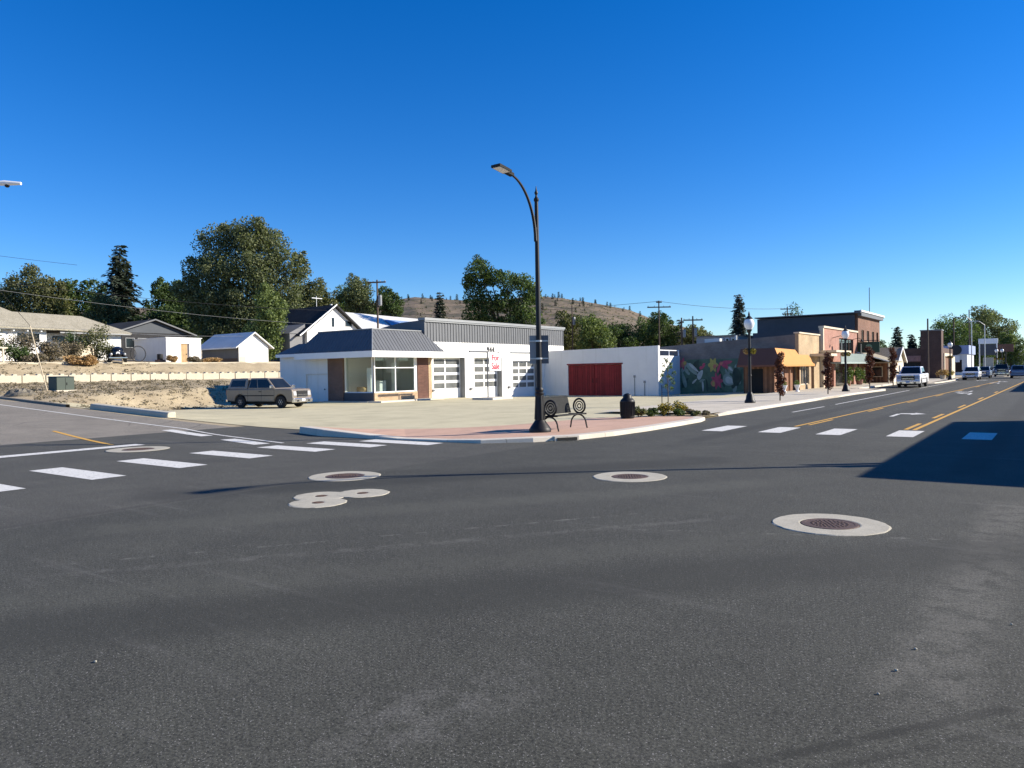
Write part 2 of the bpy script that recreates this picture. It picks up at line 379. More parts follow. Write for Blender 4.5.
M['chrome'] = plain('chrome', (.72, .72, .72), .15, .05, 4, metal=.95)
M['lamp_lens'] = plain('headlamp_lens', (.40, .40, .39), .12, .05, 6)
M['red_lens'] = plain('red_lens', (.28, .012, .01), .2, .1, 5)
M['under'] = plain('dark_underbody', (.012, .012, .012), .9, .2, 5)
M['globe'] = plain('frosted_globe', (.85, .85, .83), .25, .03, 3)
M['red_paint'] = plain('red_sign_paint', (.55, .01, .035), .5, .08, 3)
M['black_paint'] = plain('black_sign_paint', (.015, .015, .015), .5, .1, 3)
M['blue_paint'] = plain('blue_shop_paint', (.26, .32, .50), .6, .1, 1)
M['rust'] = plain('rusty_cast_iron', (.10, .062, .048), .75, .3, 9, metal=.2, bump=.3, fine=40)
M['collar'] = plain('fresh_concrete_collar', (.42, .385, .30), .9, .24, 3.5, bump=.3, fine=60)
M['bark'] = plain('bark', (.11, .085, .062), .95, .3, 5, bump=.4, fine=15)
M['leaf_cotton'] = leafmat('cottonwood_leaf', (.034, .050, .021), (.235, .255, .125), .34)
M['leaf_lime'] = leafmat('light_green_leaf', (.06, .09, .028), (.22, .27, .085))
M['leaf_olive'] = leafmat('olive_leaf', (.05, .062, .026), (.20, .20, .085), .32)
M['leaf_dark'] = leafmat('dark_leaf', (.022, .040, .013), (.11, .16, .05), .32)
M['leaf_mid'] = leafmat('mid_leaf', (.034, .062, .020), (.17, .23, .075), .34)
M['needle'] = leafmat('spruce_needle', (.025, .038, .026), (.085, .105, .075), .1)
M['needle_blue'] = leafmat('grey_spruce_needle', (.035, .045, .04), (.12, .14, .125), .1)
M['leaf_maroon'] = leafmat('maroon_leaf', (.05, .018, .015), (.17, .06, .04))
M['leaf_yellow'] = leafmat('yellow_flower_leaf', (.10, .10, .03), (.50, .37, .06))
M['leaf_orange'] = leafmat('orange_straw', (.30, .17, .07), (.52, .35, .17))
M['sage'] = leafmat('dry_sage_leaf', (.10, .085, .055), (.27, .22, .15))
M['gravel'] = ground('grey_gravel', (.13, .115, .09), (.24, .215, .17), 14, None, .9)
# ------------------------------------------------------------------ ground, roads, kerbs, paint
def frange(a, b, n): return [a+(b-a)*i/n for i in range(n+1)]
GX = sorted(set([-1200, -900, -700, -500, -400, -300, -250, -200, -170, -150, -130, -120, -110, -100, -95, -90, -86, -82, -79] + [-77+.5*i for i in range(0, 140)] + [-70.3, -70.0] + [-7+2*i for i in range(0, 16)] + [30, 40, 60, 90, 140, 250, 400, 700]))
GY = sorted(set([-600, -300, -150, -80, -50, -35, -25, -18, -12] + [-8+i for i in range(0, 24)] + [16+.5*i for i in range(0, 90)] + [61+2*i for i in range(0, 12)] + [90, 100, 115, 130, 150, 180, 220, 260, 300, 400, 550, 750, 1000, 1500]))
GX = [x for i, x in enumerate(GX) if i == 0 or x-GX[i-1] > .05]; GY = [y for i, y in enumerate(GY) if i == 0 or y-GY[i-1] > .05]
rg = random.Random(5)
def grid_sheet(name, xs, ys, zf, mat):
    mb = MB(); vs = [(x, y, zf(x, y)) for y in ys for x in xs]; n = len(xs); fs = []
    for j in range(len(ys)-1):
        for i in range(n-1): fs.append((j*n+i, j*n+i+1, (j+1)*n+i+1, (j+1)*n+i))
    mb.add(vs, fs); o = mb.build(name, mat, keep=True, smooth=True); return struct(o)
def bumpy(x, y):
    z = ht(x, y)
    if x > -24.5: return z-.03
    if y > 18.6 and (x < -47 and not (-70.8 < x < -69.6)): z += .10*math.sin(x*1.7+y*.9)*math.sin(y*1.3-x*.4)*.6 + rg.uniform(-.05, .05)
    if y <= 17.6: z -= .03
    return z
grid_sheet('ground', GX, GY, bumpy, M['earth'])

def sub(lines, a, b): return [a]+[v for v in lines if a+.05 < v < b-.05]+[b]
# main street (flat) and the side street climbing to the west: new asphalt, then the old grey pavement
mr = MB()
mr.poly([(-12.0, -60, .004), (1.0, -60, .004), (1.0, 460, .004), (-12.0, 460, .004)])
struct(mr.build('main_road', M['asphalt'], keep=True))
xs = sub(GX, -27.2, -12.0); ys = sub(GY, 1.0, 20.0)
grid_sheet('side_road', xs, ys, lambda x, y: street_z(x)+.004, M['asphalt_side'])
b = MB(); b.poly([(-14.6, -60, .0045), (-12.0, -60, .0045), (-12.0, 1, .0045), (-14.6, 1, .0045)]); struct(b.build('parking_strip', M['asphalt'], keep=True))
xs = sub(GX, -150, -27.2); ys = sub(GY, 3.0, 18.3)
grid_sheet('old_side_road', xs, ys, lambda x, y: street_z(x)+.003, M['asphalt_old'])
b = MB(); b.poly([(-14.2, 70.6, .0045), (-12.0, 70.6, .0045), (-12.0, 95, .0045), (-14.2, 95, .0045)]); struct(b.build('parking_bay', M['asphalt'], keep=True))
b = MB(); b.poly([(-26, 148, .009), (1.0, 139, .009), (1, 150, .009), (-26, 158, .009)]); struct(b.build('cross_road', M['walk'], keep=True))

# car park: pale worn concrete
xs = sub(GX, -51.5, -12.2); ys = sub(GY, 18.9, 67.2)
def lotz(x, y):
    return max(ht(x, y), -.5)+.02
grid_sheet('car_park', [x for x in xs if x > -46.4], ys, lotz, M['lot'])
xs2 = [x for x in xs if x <= -46.4]+[-46.4]
b = MB(); gy = [y for y in ys if y > 28]; gx = sorted(set(xs2))
for xa, xb in zip(gx, gx[1:]):
    for ya, yb in zip(gy, gy[1:]):
        if max(ht(xa, ya), ht(xa, yb)) < .12: b.poly([(x, y, ht(x, y)+.02) for x, y in ((xa, ya), (xb, ya), (xb, yb), (xa, yb))])
struct(b.build('gravel_edge', M['lot'], keep=True))

# corner plaza and its kerb
kerb_line = [(-22.4, 17.75), (-20.5, 17.2), (-18.6, 17.2), (-17.0, 17.3), (-15.2, 17.35), (-13.8, 17.5), (-12.6, 18.5), (-11.8, 19.8), (-11.45, 21.4), (-11.3, 23.5), (-11.28, 26.2), (-11.33, 28.4), (-11.6, 29.5), (-12.2, 30.3)]
def kh(i): return [.24, .23, .14, .05, .07, .11, .14, .14, .14, .14, .14, .14, .13, .10][i]
def strip(mb, line, hfun, wid, inset=0, z0=-.05):
    """kerb swept along a line, its body on the left of the direction of travel"""
    L = [Vector((p[0], p[1], 0)) for p in line]; rows = []
    for i, p in enumerate(L):
        t = (L[min(i+1, len(L)-1)]-L[max(i-1, 0)]).normalized(); n = Vector((-t.y, t.x, 0)); h = hfun(i)
        a = p+n*inset; c = p+n*(inset+wid)
        rows.append([(a.x, a.y, z0), (a.x+n.x*.02, a.y+n.y*.02, h-.015), (a.x+n.x*.045, a.y+n.y*.045, h), (c.x, c.y, h), (c.x, c.y, z0)])
    vs = [v for r in rows for v in r]; fs = []
    for i in range(len(rows)-1):
        for k in range(4): fs.append((i*5+k, i*5+k+1, (i+1)*5+k+1, (i+1)*5+k))
    fs += [tuple(range(5)), tuple(range(len(vs)-1, len(vs)-6, -1))]
    mb.add(vs, fs)
k = MB(); strip(k, kerb_line, kh, .42); struct(k.build('corner_kerb', M['kerb']))
def inset_line(line, d):
    L = [Vector((p[0], p[1], 0)) for p in line]; out = []
    for i, p in enumerate(L):
        t = (L[min(i+1, len(L)-1)]-L[max(i-1, 0)]).normalized(); n = Vector((-t.y, t.x, 0)); out.append(p+n*d)
    return out
pz = MB(); A = inset_line(kerb_line, .42); Bk = [(-22.4, 19.4), (-21.4, 19.6), (-20.5, 19.9), (-19.6, 20.3), (-18.7, 20.9), (-17.9, 21.8), (-17.3, 22.9), (-16.9, 24.2), (-16.7, 25.6), (-16.5, 26.8), (-16.2, 27.9), (-15.7, 28.9), (-15.0, 29.8), (-14.2, 30.6)]
for i in range(len(A)-1):
    pz.add([(A[i].x, A[i].y, kh(i)-.004), (A[i+1].x, A[i+1].y, kh(i+1)-.004), (*Bk[i+1], .06), (*Bk[i], .06)], [(0, 1, 2, 3)])
struct(pz.build('plaza_paving', M['pavers'], keep=True))

# kerbs and pavement along the main street
k = MB()
strip(k, [(-12.2, 32.6), (-12.1, 33.4), (-12.05, 36), (-12.0, 50), (-11.95, 60), (-11.7, 66), (-11.5, 69), (-11.7, 70.2), (-12.6, 70.9), (-14.0, 71.2), (-14.3, 71.4), (-14.3, 92.5), (-13.6, 93.3), (-11.8, 93.8), (-10.9, 95), (-10.6, 98), (-10.5, 108), (-10.7, 118), (-11.2, 123), (-12.2, 125), (-13.0, 127), (-13.2, 140)], lambda i: .06 if i == 0 else .14, .35)
struct(k.build('street_kerb', M['kerb']))
b = MB()
for (x0, x1, y0, y1) in ((-18.0, -12.33, 32.0, 65.8), (-18.0, -14.62, 65.8, 94), (-14.62, -12.3, 65.8, 70.6), (-17.0, -11.4, 94, 124), (-30, -17, 94, 124), (-14.2, -13.4, 124, 140)):
    b.poly([(x0, y0, .128), (x1, y0, .128), (x1, y1, .128), (x0, y1, .128)])
struct(b.build('sidewalk', M['walk'], keep=True))
k = MB(); strip(k, [(1.0, 460), (1.0, 8), (.6, 4), (-.6, .8), (-1.4, -1.6)][::1], lambda i: .14, .35)
struct(k.build('near_kerb', M['kerb']))
b = MB(); b.poly([(1.36, 8, .13), (30, 8, .13), (30, 460, .13), (1.36, 460, .13)]); struct(b.build('near_sidewalk', M['walk'], keep=True))
# side street edge: low kerb and weathered gutter, a pale concrete kerb wall beside the dirt
k = MB(); pts = [(-100+i*2.0, 18.35-.02*(i % 2)) for i in range(0, 30)]
rows = []
for x, y in pts:
    z = street_z(x); rows.append([(x, y, z-.1), (x, y+.02, z+.12), (x, y+.2, z+.13), (x, y+.22, z-.1)])
vs = [v for r in rows for v in r]; fs = []
for i in range(len(rows)-1):
    for q in range(3): fs.append((i*4+q, i*4+q+1, (i+1)*4+q+1, (i+1)*4+q))
k.add(vs, fs); struct(k.build('side_kerb', M['asphalt_old']))

# painted markings, 4 mm above the asphalt
def stripe(mb, x0, y0, x1, y1, wid, zf=None):
    d = Vector((x1-x0, y1-y0)).normalized(); n = Vector((-d.y, d.x))*wid/2; m = max(1, int(abs(x1-x0)/1.0) if zf else 1)
    for i in range(m):
        p = [(x0+(x1-x0)*q/m, y0+(y1-y0)*q/m) for q in (i, i+1)]
        pts = [(p[0][0]-n.x, p[0][1]-n.y), (p[1][0]-n.x, p[1][1]-n.y), (p[1][0]+n.x, p[1][1]+n.y), (p[0][0]+n.x, p[0][1]+n.y)]
        mb.poly([(x, y, (zf(x) if zf else 0)+.0095) for x, y in pts])
zl = street_z
cw = MB()
for i, x in enumerate((-9.38, -7.52, -5.70, -3.74, -1.80)): stripe(cw, x, 24.4+.12*(i % 2), x, 26.9, .72)
struct(cw.build('crosswalk', M['white_line'], keep=True))
cw = MB()
for y, xa, xb in ((2.1, -19.3, -16.2), (4.0, -19.3, -16.2), (5.95, -19.3, -16.2), (7.95, -19.3, -16.3), (10.0, -19.4, -16.5), (12.05, -19.5, -16.75), (13.95, -19.1, -16.5), (15.5, -18.8, -16.0), (16.75, -17.8, -14.9)): stripe(cw, xa, y, xb, y, .72, zl)
struct(cw.build('side_crosswalk', M['white_line'], keep=True))
ln = MB(); stripe(ln, -23.6, 3.4, -23.6, 12.5, .6, None)
for j in range(len(ln.v)): ln.v[j] = (ln.v[j][0], ln.v[j][1], zl(ln.v[j][0])+.0095)
stripe(ln, -58, 16.6, -28.0, 16.6, .13, zl); stripe(ln, -28.0, 16.6, -19.6, 14.9, .12, zl)
stripe(ln, -28.0, 15.9, -24.6, 15.45, .45, zl); stripe(ln, -22.6, 14.95, -19.9, 14.35, .5, zl)

for a, b_ in (((-9.95, 36), (-9.85, 41.5)), ((-9.85, 44), (-9.9, 70)), ((-9.9, 76), (-9.9, 108))): stripe(ln, *a, *b_, .12)
def arrow(mb, x, y, L=2.6, flip=1, turn=1):
    """turn arrow: stem, bent neck, head"""
    stripe(mb, x, y-flip*L/2, x, y+flip*L*.15, .16); z = .0095
    pts = [(x, y+flip*L*.12), (x+.02, y+flip*L*.30), (x+turn*.55, y+flip*L*.34), (x+turn*.5, y+flip*L*.48), (x+turn*1.0, y+flip*L*.22), (x+turn*.5, y+flip*(-L*.02)), (x+turn*.5, y+flip*L*.12)]
    mb.poly([(a, b_, z+.0006) for a, b_ in pts])
arrow(ln, -5.5, 35.6, 3.0, 1, 1); arrow(ln, -4.9, 62, 4, 1, -1); arrow(ln, -5.3, 66.5, 4, -1, -1)
arrow(ln, -5.0, 96, 4.5, 1, -1); arrow(ln, -5.4, 104, 4.5, -1, 1); arrow(ln, -8.0, 112, 5, 1, 1); arrow(ln, -2, 118, 5, 1, 1)
struct(ln.build('white_road_markings', M['white_line'], keep=True))
yl = MB()
stripe(yl, -7.48, 27.4, -5.5, 106, .12)
for y in (28.2, 37.5, 47, 57, 68, 80, 92): stripe(yl, -7.48+(y-27.4)*.0252+.24, y, -7.48+(y+3.2-27.4)*.0252+.24, y+3.2, .12)
stripe(yl, -3.72, 27.2, -2.9, 106, .13)
for y in (27.3, 33.5, 42, 52, 64): stripe(yl, -3.72+(y-27.2)*.0104-.26, y, -3.72+(y+3.0-27.2)*.0104-.26, y+3.0, .13)
stripe(yl, -30.6, 12.9, -24.4, 12.0, .14, zl)
struct(yl.build('yellow_road_markings', M['yellow_line'], keep=True))

# hills
ridge = [(-944.6,183.1,63.7),(-794.1,291.7,66.0),(-681.3,373.1,67.3),(-568.5,454.5,68.6),(-508.3,497.9,70.0),(-482.0,517.0,74.1),(-455.7,535.9,70.8),(-425.6,557.5,68.3),(-395.5,579.3,71.3),(-372.9,595.5,69.0),(-342.9,617.1,62.8),(-320.4,633.2,56.7),(-297.8,649.2,46.0),(-275.3,665.4,40.0),(-252.8,681.4,32.1),(-222.7,703.0,26.8),(-177.6,735.4,21.2),(-117.5,778.8,18.1),(-57.3,822.0,13.1),(32.9,887.0,7.4),(160,930,5),(420,960,4)]
from mathutils import noise as mnoise
def hill_point(s, t):
    """s along the ridge (0..n-1), t from the foot (0) over the ridge (1) to the far side (1.6)"""
    i = min(int(s), len(ridge)-2); f = s-i
    p = Vector(ridge[i]).lerp(Vector(ridge[i+1]), f)
    fx, fy = p.x*.40, p.y*.40
    x, y = fx+(p.x-fx)*t, fy+(p.y-fy)*t
    z = 1.0+(p.z-1.0)*(t**1.25 if t <= 1 else 1-.5*(t-1)**1.5)
    n = mnoise.fractal(Vector((x*.012, y*.012, 3.3)), 1.0, 2.0, 4)
    n2 = mnoise.fractal(Vector((x*.05, y*.05, 1.3)), 1.0, 2.0, 3)
    return Vector((x, y, z+(n*5+n2*1.0)*sm(0, .35, t)*(.35+.65*abs(1-t))*min(1, p.z/40)))
hb = MB(); NS, NTT = 168, 44; vs = []; fs = []
for j in range(NTT+1):
    for i in range(NS+1): vs.append(hill_point(i/NS*(len(ridge)-1.001), 1.7*j/NTT))
for j in range(NTT):
    for i in range(NS): fs.append((j*(NS+1)+i, j*(NS+1)+i+1, (j+1)*(NS+1)+i+1, (j+1)*(NS+1)+i))
hb.add(vs, fs); struct(hb.build('hill', M['hill'], keep=True, smooth=True))
# ------------------------------------------------------------------ foliage machinery
def leaf_mesh(name, clumps, count, size, mat, seed=0, flat=.5, outer=.55):
    """many small leaf faces spread through ellipsoidal clumps (cx,cy,cz,rx,ry,rz)"""
    g = np.random.default_rng(seed); C = np.array(clumps, float)
    vol = (C[:, 3]*C[:, 4]*C[:, 5])**(2/3); prob = vol/vol.sum(); idx = g.choice(len(C), count, p=prob)
    d = g.normal(size=(count, 3)); d /= np.linalg.norm(d, axis=1)[:, None]
    r = outer+(1.05-outer)*g.random(count)**.7
    r *= 1+.10*np.sin(d[:, 0]*7+idx)*np.cos(d[:, 2]*6+idx*1.7)
    P = C[idx, :3]+d*C[idx, 3:]*r[:, None]
    n = d*flat+g.normal(size=(count, 3))*.75; n /= np.linalg.norm(n, axis=1)[:, None]
    t = np.cross(n, g.normal(size=(count, 3))); t /= np.linalg.norm(t, axis=1)[:, None]; b = np.cross(n, t)
    s = size*(.55+.9*g.random(count))[:, None]
    V = np.empty((count, 4, 3)); V[:, 0] = P-t*s*.5; V[:, 1] = P-b*s*.32+n*s*.08; V[:, 2] = P+t*s*.5; V[:, 3] = P+b*s*.32-n*s*.05
    return quads(name, V, mat)
def quads(name, V, mat):
    n = len(V); me = bpy.data.meshes.new(name); me.vertices.add(n*4); me.vertices.foreach_set('co', V.reshape(-1).astype(np.float32))
    me.loops.add(n*4); me.loops.foreach_set('vertex_index', np.arange(n*4, dtype=np.int32))
    me.polygons.add(n); me.polygons.foreach_set('loop_start', np.arange(0, n*4, 4, dtype=np.int32))
    me.update(calc_edges=True); me.materials.append(mat); return me
def put(name, me, parent):
    o = bpy.data.objects.new(name, me); COL.objects.link(o); o.parent = parent; return o

def roughen(cl, n, seed, k=.42):
    """small outlying clumps so the outline is ragged"""
    g = random.Random(seed); out = list(cl)
    for i in range(n):
        c = cl[g.randrange(len(cl))]; d = Vector((g.gauss(0, 1), g.gauss(0, 1), g.gauss(.25, 1))).normalized(); r = max(.45, c[3]*g.uniform(.22, k))
        out.append((c[0]+d.x*c[3]*1.02, c[1]+d.y*c[4]*1.02, c[2]+d.z*c[5]*1.02, r, r, r*g.uniform(.7, 1.1)))
    return out
def limbs(mb, clumps, base, r0, seed=0, split=.35):
    rg = random.Random(seed); top = Vector((0, 0, max(c[2] for c in clumps)*split)); b0 = Vector(base)
    mb.tube([b0-Vector((0,0,.6)), b0, b0.lerp(b0+top, .5)+Vector((rg.uniform(-.15, .15), rg.uniform(-.15, .15), 0)), b0+top], [r0*1.35, r0*1.1, r0*.85, r0*.7], 9)
    for c in clumps:
        e = Vector(c[:3]); s = b0+top*rg.uniform(.55, 1.0); m = s.lerp(e, .5)+Vector((rg.uniform(-.4, .4), rg.uniform(-.4, .4), .5))*min(1, c[3]*.5)
        mb.tube([s, m, e], [r0*.45, r0*.28, r0*.08], 6)
def tree(name, label, loc, clumps, leaf, count, size, r0=.3, seed=0, group=None, cat='tree', outer=.5, split=.35):
    t = thing(name, label, cat, loc, 0, group)
    tb = MB(); limbs(tb, clumps, (0,0,0), r0, seed, split); tb.build('trunk', M['bark'], t, smooth=True)
    put('crown', leaf_mesh('crown', roughen(clumps, 4*len(clumps), seed+5), count, size, M[leaf], seed, outer=outer), t)
    return t
def auto_clumps(h0, h1, rad, n, seed, shape=.8):
    """clump centres filling an uneven egg between heights h0 and h1"""
    g = random.Random(seed); out = []
    for i in range(n):
        f = (i+.5)/n; z = h0+(h1-h0)*(.12+.8*f); rr = rad*math.sin(math.pi*(.2+.72*f))**shape*g.uniform(.45, .8); a = i*2.4+g.uniform(-.5, .5)
        s = rad*g.uniform(.30, .48)
        out.append((rr*math.cos(a), rr*math.sin(a), z, s, s, s*g.uniform(.75, 1.05)))
    out.append((0, 0, (h0+h1)/2, rad*.55, rad*.55, (h1-h0)*.33)); return out
cam_r = Vector((math.cos(YAW), math.sin(YAW)))            # crowns below are given as (across, depth, up)
def across(cl): return [(c[0]*cam_r.x-c[1]*cam_r.y, c[0]*cam_r.y+c[1]*cam_r.x, *c[2:]) for c in cl]

def conifer(name, label, loc, h, rad, leaf, seed=0, group=None, whorls=16, droop=.35, dens=26, size=.5, gap=.0):
    if whorls > 8: whorls = int(whorls*1.5); dens = int(dens*1.7); size *= 1.3
    t = thing(name, label, 'tree', loc, 0, group); g = random.Random(seed); tb = MB()
    tb.tube([(0,0,-.5), (0,0,h*.5), (0,0,h*.97)], [h*.022, h*.014, .03], 8); V = []
    for wv in range(whorls):
        f = (wv+.3)/whorls; z = h*(.06+.92*f); L = rad*(1-f)**.8*g.uniform(.75, 1.15)+.15
        for q in range(7 if f < .75 else 5):
            a = q*2*math.pi/7+wv*.9+g.uniform(-.3, .3); l = L*g.uniform(.6, 1.12)
            if g.random() < gap: continue
            dx, dy = math.cos(a), math.sin(a); rise = .15*l*(f*2-.6)
            tip = Vector((dx*l, dy*l, z-droop*l*.55+rise)); mid = Vector((dx*l*.5, dy*l*.5, z-droop*l*.10+rise*.6)); st = Vector((0,0,z))
            tb.tube([st, mid, tip], [.05, .03, .01], 4, False)
            nn = max(5, int(dens*l/rad))
            for k in range(nn):
                u = (k+.6)/nn; p = st.lerp(mid, u*2) if u < .5 else mid.lerp(tip, u*2-1)
                wdt = size*(1.15-u*.6); side = Vector((-dy, dx, 0))
                p = p+side*g.uniform(-.5, .5)*wdt*2.2*(1.1-u*.8)+Vector((g.uniform(-.1, .1), g.uniform(-.1, .1), g.uniform(-.35, .12)*size))
                d1 = (Vector((dx, dy, -.35))+side*g.uniform(-1, 1)).normalized()*wdt*g.uniform(.6, 1.1); d2 = (side+Vector((0,0,g.uniform(-.9, .3)))).normalized()*wdt*.55
                V.append([p-d1*.4, p-d2*.5, p+d1*.6, p+d2*.5])
    tb.build('trunk', M['bark'], t)
    put('crown', quads('crown', np.array([[tuple(v) for v in q] for q in V]), M[leaf]), t); return t

# ------------------------------------------------------------------ trees
Z = lambda x, y: ht(x, y)
big = across([(-4,0,19.3,3,3,3),(-1.8,1.5,21,2.4,2.4,2.2),(1.2,-.5,20.4,3.2,3.2,3.0),(4.2,.5,18.9,2.8,2.8,2.8),(3.2,2,20.2,2.2,2.2,2),(7,-1,16,2.3,2.3,2.2),(8.8,0,14.6,1.5,1.5,1.5),(8.4,1,17,1.1,1.1,1.0),(-6.8,1,15.3,2.6,2.6,2.6),(-8.3,0,12,1.5,1.5,2.0),(-6.4,-1.5,11.5,2.6,2.6,2.4),
   (0,0,15.5,4.6,4.6,4.2),(-2.8,-2.5,14.5,3.2,3,3),(3.2,-3,14.0,3.4,3,3.0),(5,1,12.4,3.6,3.6,3.2),(-4,-1.5,9.6,3.6,3.4,3),(1.2,-2,8.6,4.2,3.6,3.2),(6.4,0,8,3.0,3,3.2),(-2,-1,5.4,3.4,3,2.6),(4,-1,4.6,3,2.8,2.5),(-5.8,0,6.4,2.2,2.2,2)])
tree('cottonwood_tree', 'huge grey-green cottonwood towering behind the metal-roofed shed, tallest tree in view', (-98.2, 68.1, 4.1), [(c[0], c[1], c[2]*.92, c[3], c[4], c[5]*.95) for c in big], 'leaf_cotton', 68000, .31, .6, 3, outer=.25)
lime = across([(0,0,8.0,1.6,1.6,2.0),(.8,0,5.6,1.9,1.8,2.0),(-1.2,-.3,4.2,1.8,1.7,1.8),(.2,-.5,2.3,2.0,1.8,1.8),(-1.9,0,2.2,1.3,1.3,1.5),(1.6,.4,7.2,1.2,1.2,1.4)])
tree('young_elm_tree', 'light green bushy tree reaching the ground beside the metal-roofed shed', (-82.6, 60.6, 3.6), lime, 'leaf_lime', 14000, .26, .2, 4, outer=.3)
tree('round_tree', 'broad olive brown-tinged tree behind the white house at far left', (-137, 55, 6.6), across([(-4.5,0,8.5,3.2,3,3),(-1,0,10.5,3.6,3.4,3),(2.2,-.4,9.6,3.4,3.2,3),(4.8,0,7.0,2.6,2.6,2.6),(-2.6,-1,6.3,3.6,3,3),(1.5,-1,5.6,3.8,3,3),(-6.5,0,6,2.6,2.4,2.4),(5.8,0,4.6,2,2,2)]), 'leaf_olive', 24000, .36, .45, 5, outer=.25)
conifer('spruce_tree', 'tall ragged spruce with drooping branches rising behind the white house', (-120.7, 61.3, 6), 17.9, 6.6, 'needle', 6, None, 19, .62, 46, .85, .2)
for nm, lb, lc, h0, h1, rd, lf, n, sd in (
    ('dark_tree', 'dark round tree at the foot of the tall spruce, nearest the white house', (-134, 61, 6.8), 1, 12.4, 5.2, 'leaf_dark', 7000, 11),
    ('dark_tree', 'dark tree between the tall spruce and the huge cottonwood', (-119, 68.5, 6), 1, 12.3, 4.2, 'leaf_dark', 8000, 12),
    ('dark_tree', 'dark low tree behind the slate-sided house roof', (-124, 78, 6), 1, 11.6, 6.4, 'leaf_dark', 8000, 13),
    ('dark_tree', 'dark shady tree behind the white shed with the tan door', (-113, 66, 5.4), .5, 8.0, 5.0, 'leaf_dark', 8000, 14),
    ('dark_tree', 'olive tree right of the spruce foot behind the white house gable', (-116, 56.5, 6), .5, 8.8, 3.0, 'leaf_olive', 5000, 15),
    ('olive_tree', 'brownish green tree just right of the huge cottonwood', (-127, 103, 8.5), 3, 13.4, 5.6, 'leaf_olive', 7000, 16),
    ('olive_tree', 'mid green rounded tree behind the gabled white house ridge', (-121, 110, 9), 2, 11.4, 5.4, 'leaf_mid', 7000, 17),
    ('pale_tree', 'pale thin-crowned tree behind the long metal roof', (-112.5, 104, 10), 3, 11.6, 3.6, 'leaf_cotton', 4200, 18),
    ('dark_tree', 'dark pine-like tree behind the utility pole with the transformer can', (-107, 107.5, 9.5), 2, 9.4, 3.0, 'leaf_dark', 4500, 19),
    ('olive_tree', 'olive tree left of the transformer pole above the long metal roof', (-115, 98, 8.5), 2, 10.0, 4.2, 'leaf_olive', 5000, 20),
    ('green_tree', 'yellow-green tree right of the tall street lamp behind the garage', (-64.5, 113.5, 3), 1, 8.0, 3.8, 'leaf_lime', 6000, 21),
    ('green_tree', 'olive tree below the hill just right of the garage parapet', (-71, 116, 3), 1, 9.6, 3.4, 'leaf_olive', 5000, 22),
    ('green_tree', 'dark green tree under the left end of the wires, above the white wall', (-71, 136, 3), .5, 8.4, 4.4, 'leaf_dark', 6000, 23),
    ('green_tree', 'dark green tree crown behind the white wall, nearest the crossarm pole', (-64, 141, 3), .5, 10.6, 3.6, 'leaf_dark', 6000, 24),
    ('green_tree', 'broad mid green tree left of the crossarm pole', (-70, 147, 3), .5, 9.6, 4.6, 'leaf_mid', 6500, 25),
    ('green_tree', 'light olive tree below the twin transformer poles', (-58, 143, 3), .5, 7.6, 4.0, 'leaf_olive', 5500, 26),
    ('street_tree', 'dark green leafy tree behind the brown brick tower', (-21.5, 228, 0), 2, 14, 7.4, 'leaf_mid', 9000, 27),
    ('street_tree', 'large airy shade tree at the far right end of the street', (-15.6, 247, 0), 2.5, 17.6, 7.8, 'leaf_cotton', 11000, 28),
    ('street_tree', 'yellow-green tree below the large shade tree at the street end', (-9.2, 226, 0), .8, 9.6, 4.0, 'leaf_lime', 6000, 29),
    ('street_tree', 'dark tree behind the two white globe lamps', (-15.0, 214, 0), .6, 8.6, 4.6, 'leaf_dark', 6000, 30),
    ('thin_tree', 'wispy tree top showing over the slate wall of the tall brick building', (-44.6, 165, 0), 6, 15.4, 3.0, 'leaf_dark', 700, 31),
    ('street_tree', 'small dark tree left of the brown brick building roof', (-42, 232, 0), 3, 9.6, 5, 'leaf_dark', 5000, 32)):
    tree(nm, lb, lc, auto_clumps(h0, h1, rd, 13, sd), lf, int(n*1.9), .32 if rd < 5 else .38, .25, sd, outer=.35)
pair = across([(-3,0,13.6,2.3,2.2,2.0),(-4.6,0,12.0,1.3,1.3,1.2),(-1.2,0,12.6,1.7,1.6,1.5),(-3.6,0,9.6,2.0,2,1.8),(-1.4,-.3,8.6,2.0,2,2.0),(-4,0,6.6,1.9,1.8,1.7),(-1.6,0,5.4,2.2,2,1.7),(-3.2,0,3.6,2.4,2,1.6)])
tree('maple_tree', 'dark tall tree behind the garage, left and higher of the touching pair', (-71.6, 96, 3.6), [(c[0], c[1], c[2]+.9, *c[3:]) for c in pair], 'leaf_dark', 12500, .32, .4, 41, outer=.3, split=.5)
pair2 = across([(-1.4,0,12.4,2.0,1.9,1.7),(1.2,0,12.0,1.9,1.8,1.7),(2.6,0,10.4,1.5,1.5,1.5),(-1.6,0,9.2,1.8,1.7,1.6),(1.2,-.3,8.6,2.0,1.9,1.9),(2.4,0,6.6,1.8,1.7,1.6),(-.8,0,6.0,2.0,1.9,1.8),(1.0,0,3.8,2.2,2,1.7)])
tree('maple_tree', 'dark tall tree behind the garage, right one of the touching pair beside the street lamp', (-69.2, 96.4, 3.6), [(c[0]+.5, c[1]+.3, c[2]+.3, *c[3:]) for c in pair2], 'leaf_mid', 12500, .32, .4, 42, outer=.3, split=.5)
conifer('small_fir', 'small dark fir standing alone above the garage parapet', (-112.5, 128.7, 9), 11.8, 2.6, 'needle', 43, None, 12, .2, 22, .7)
conifer('small_fir', 'tiny dark fir tip beside the twin transformer poles', (-77, 179, 3), 12, 2.2, 'needle', 44, None, 12, .2, 20, .6)
conifer('blue_spruce', 'tall narrow grey spruce behind the grey brick wall', (-37.5, 109, 0), 13.2, 2.9, 'needle_blue', 45, None, 26, .45, 34, .5)
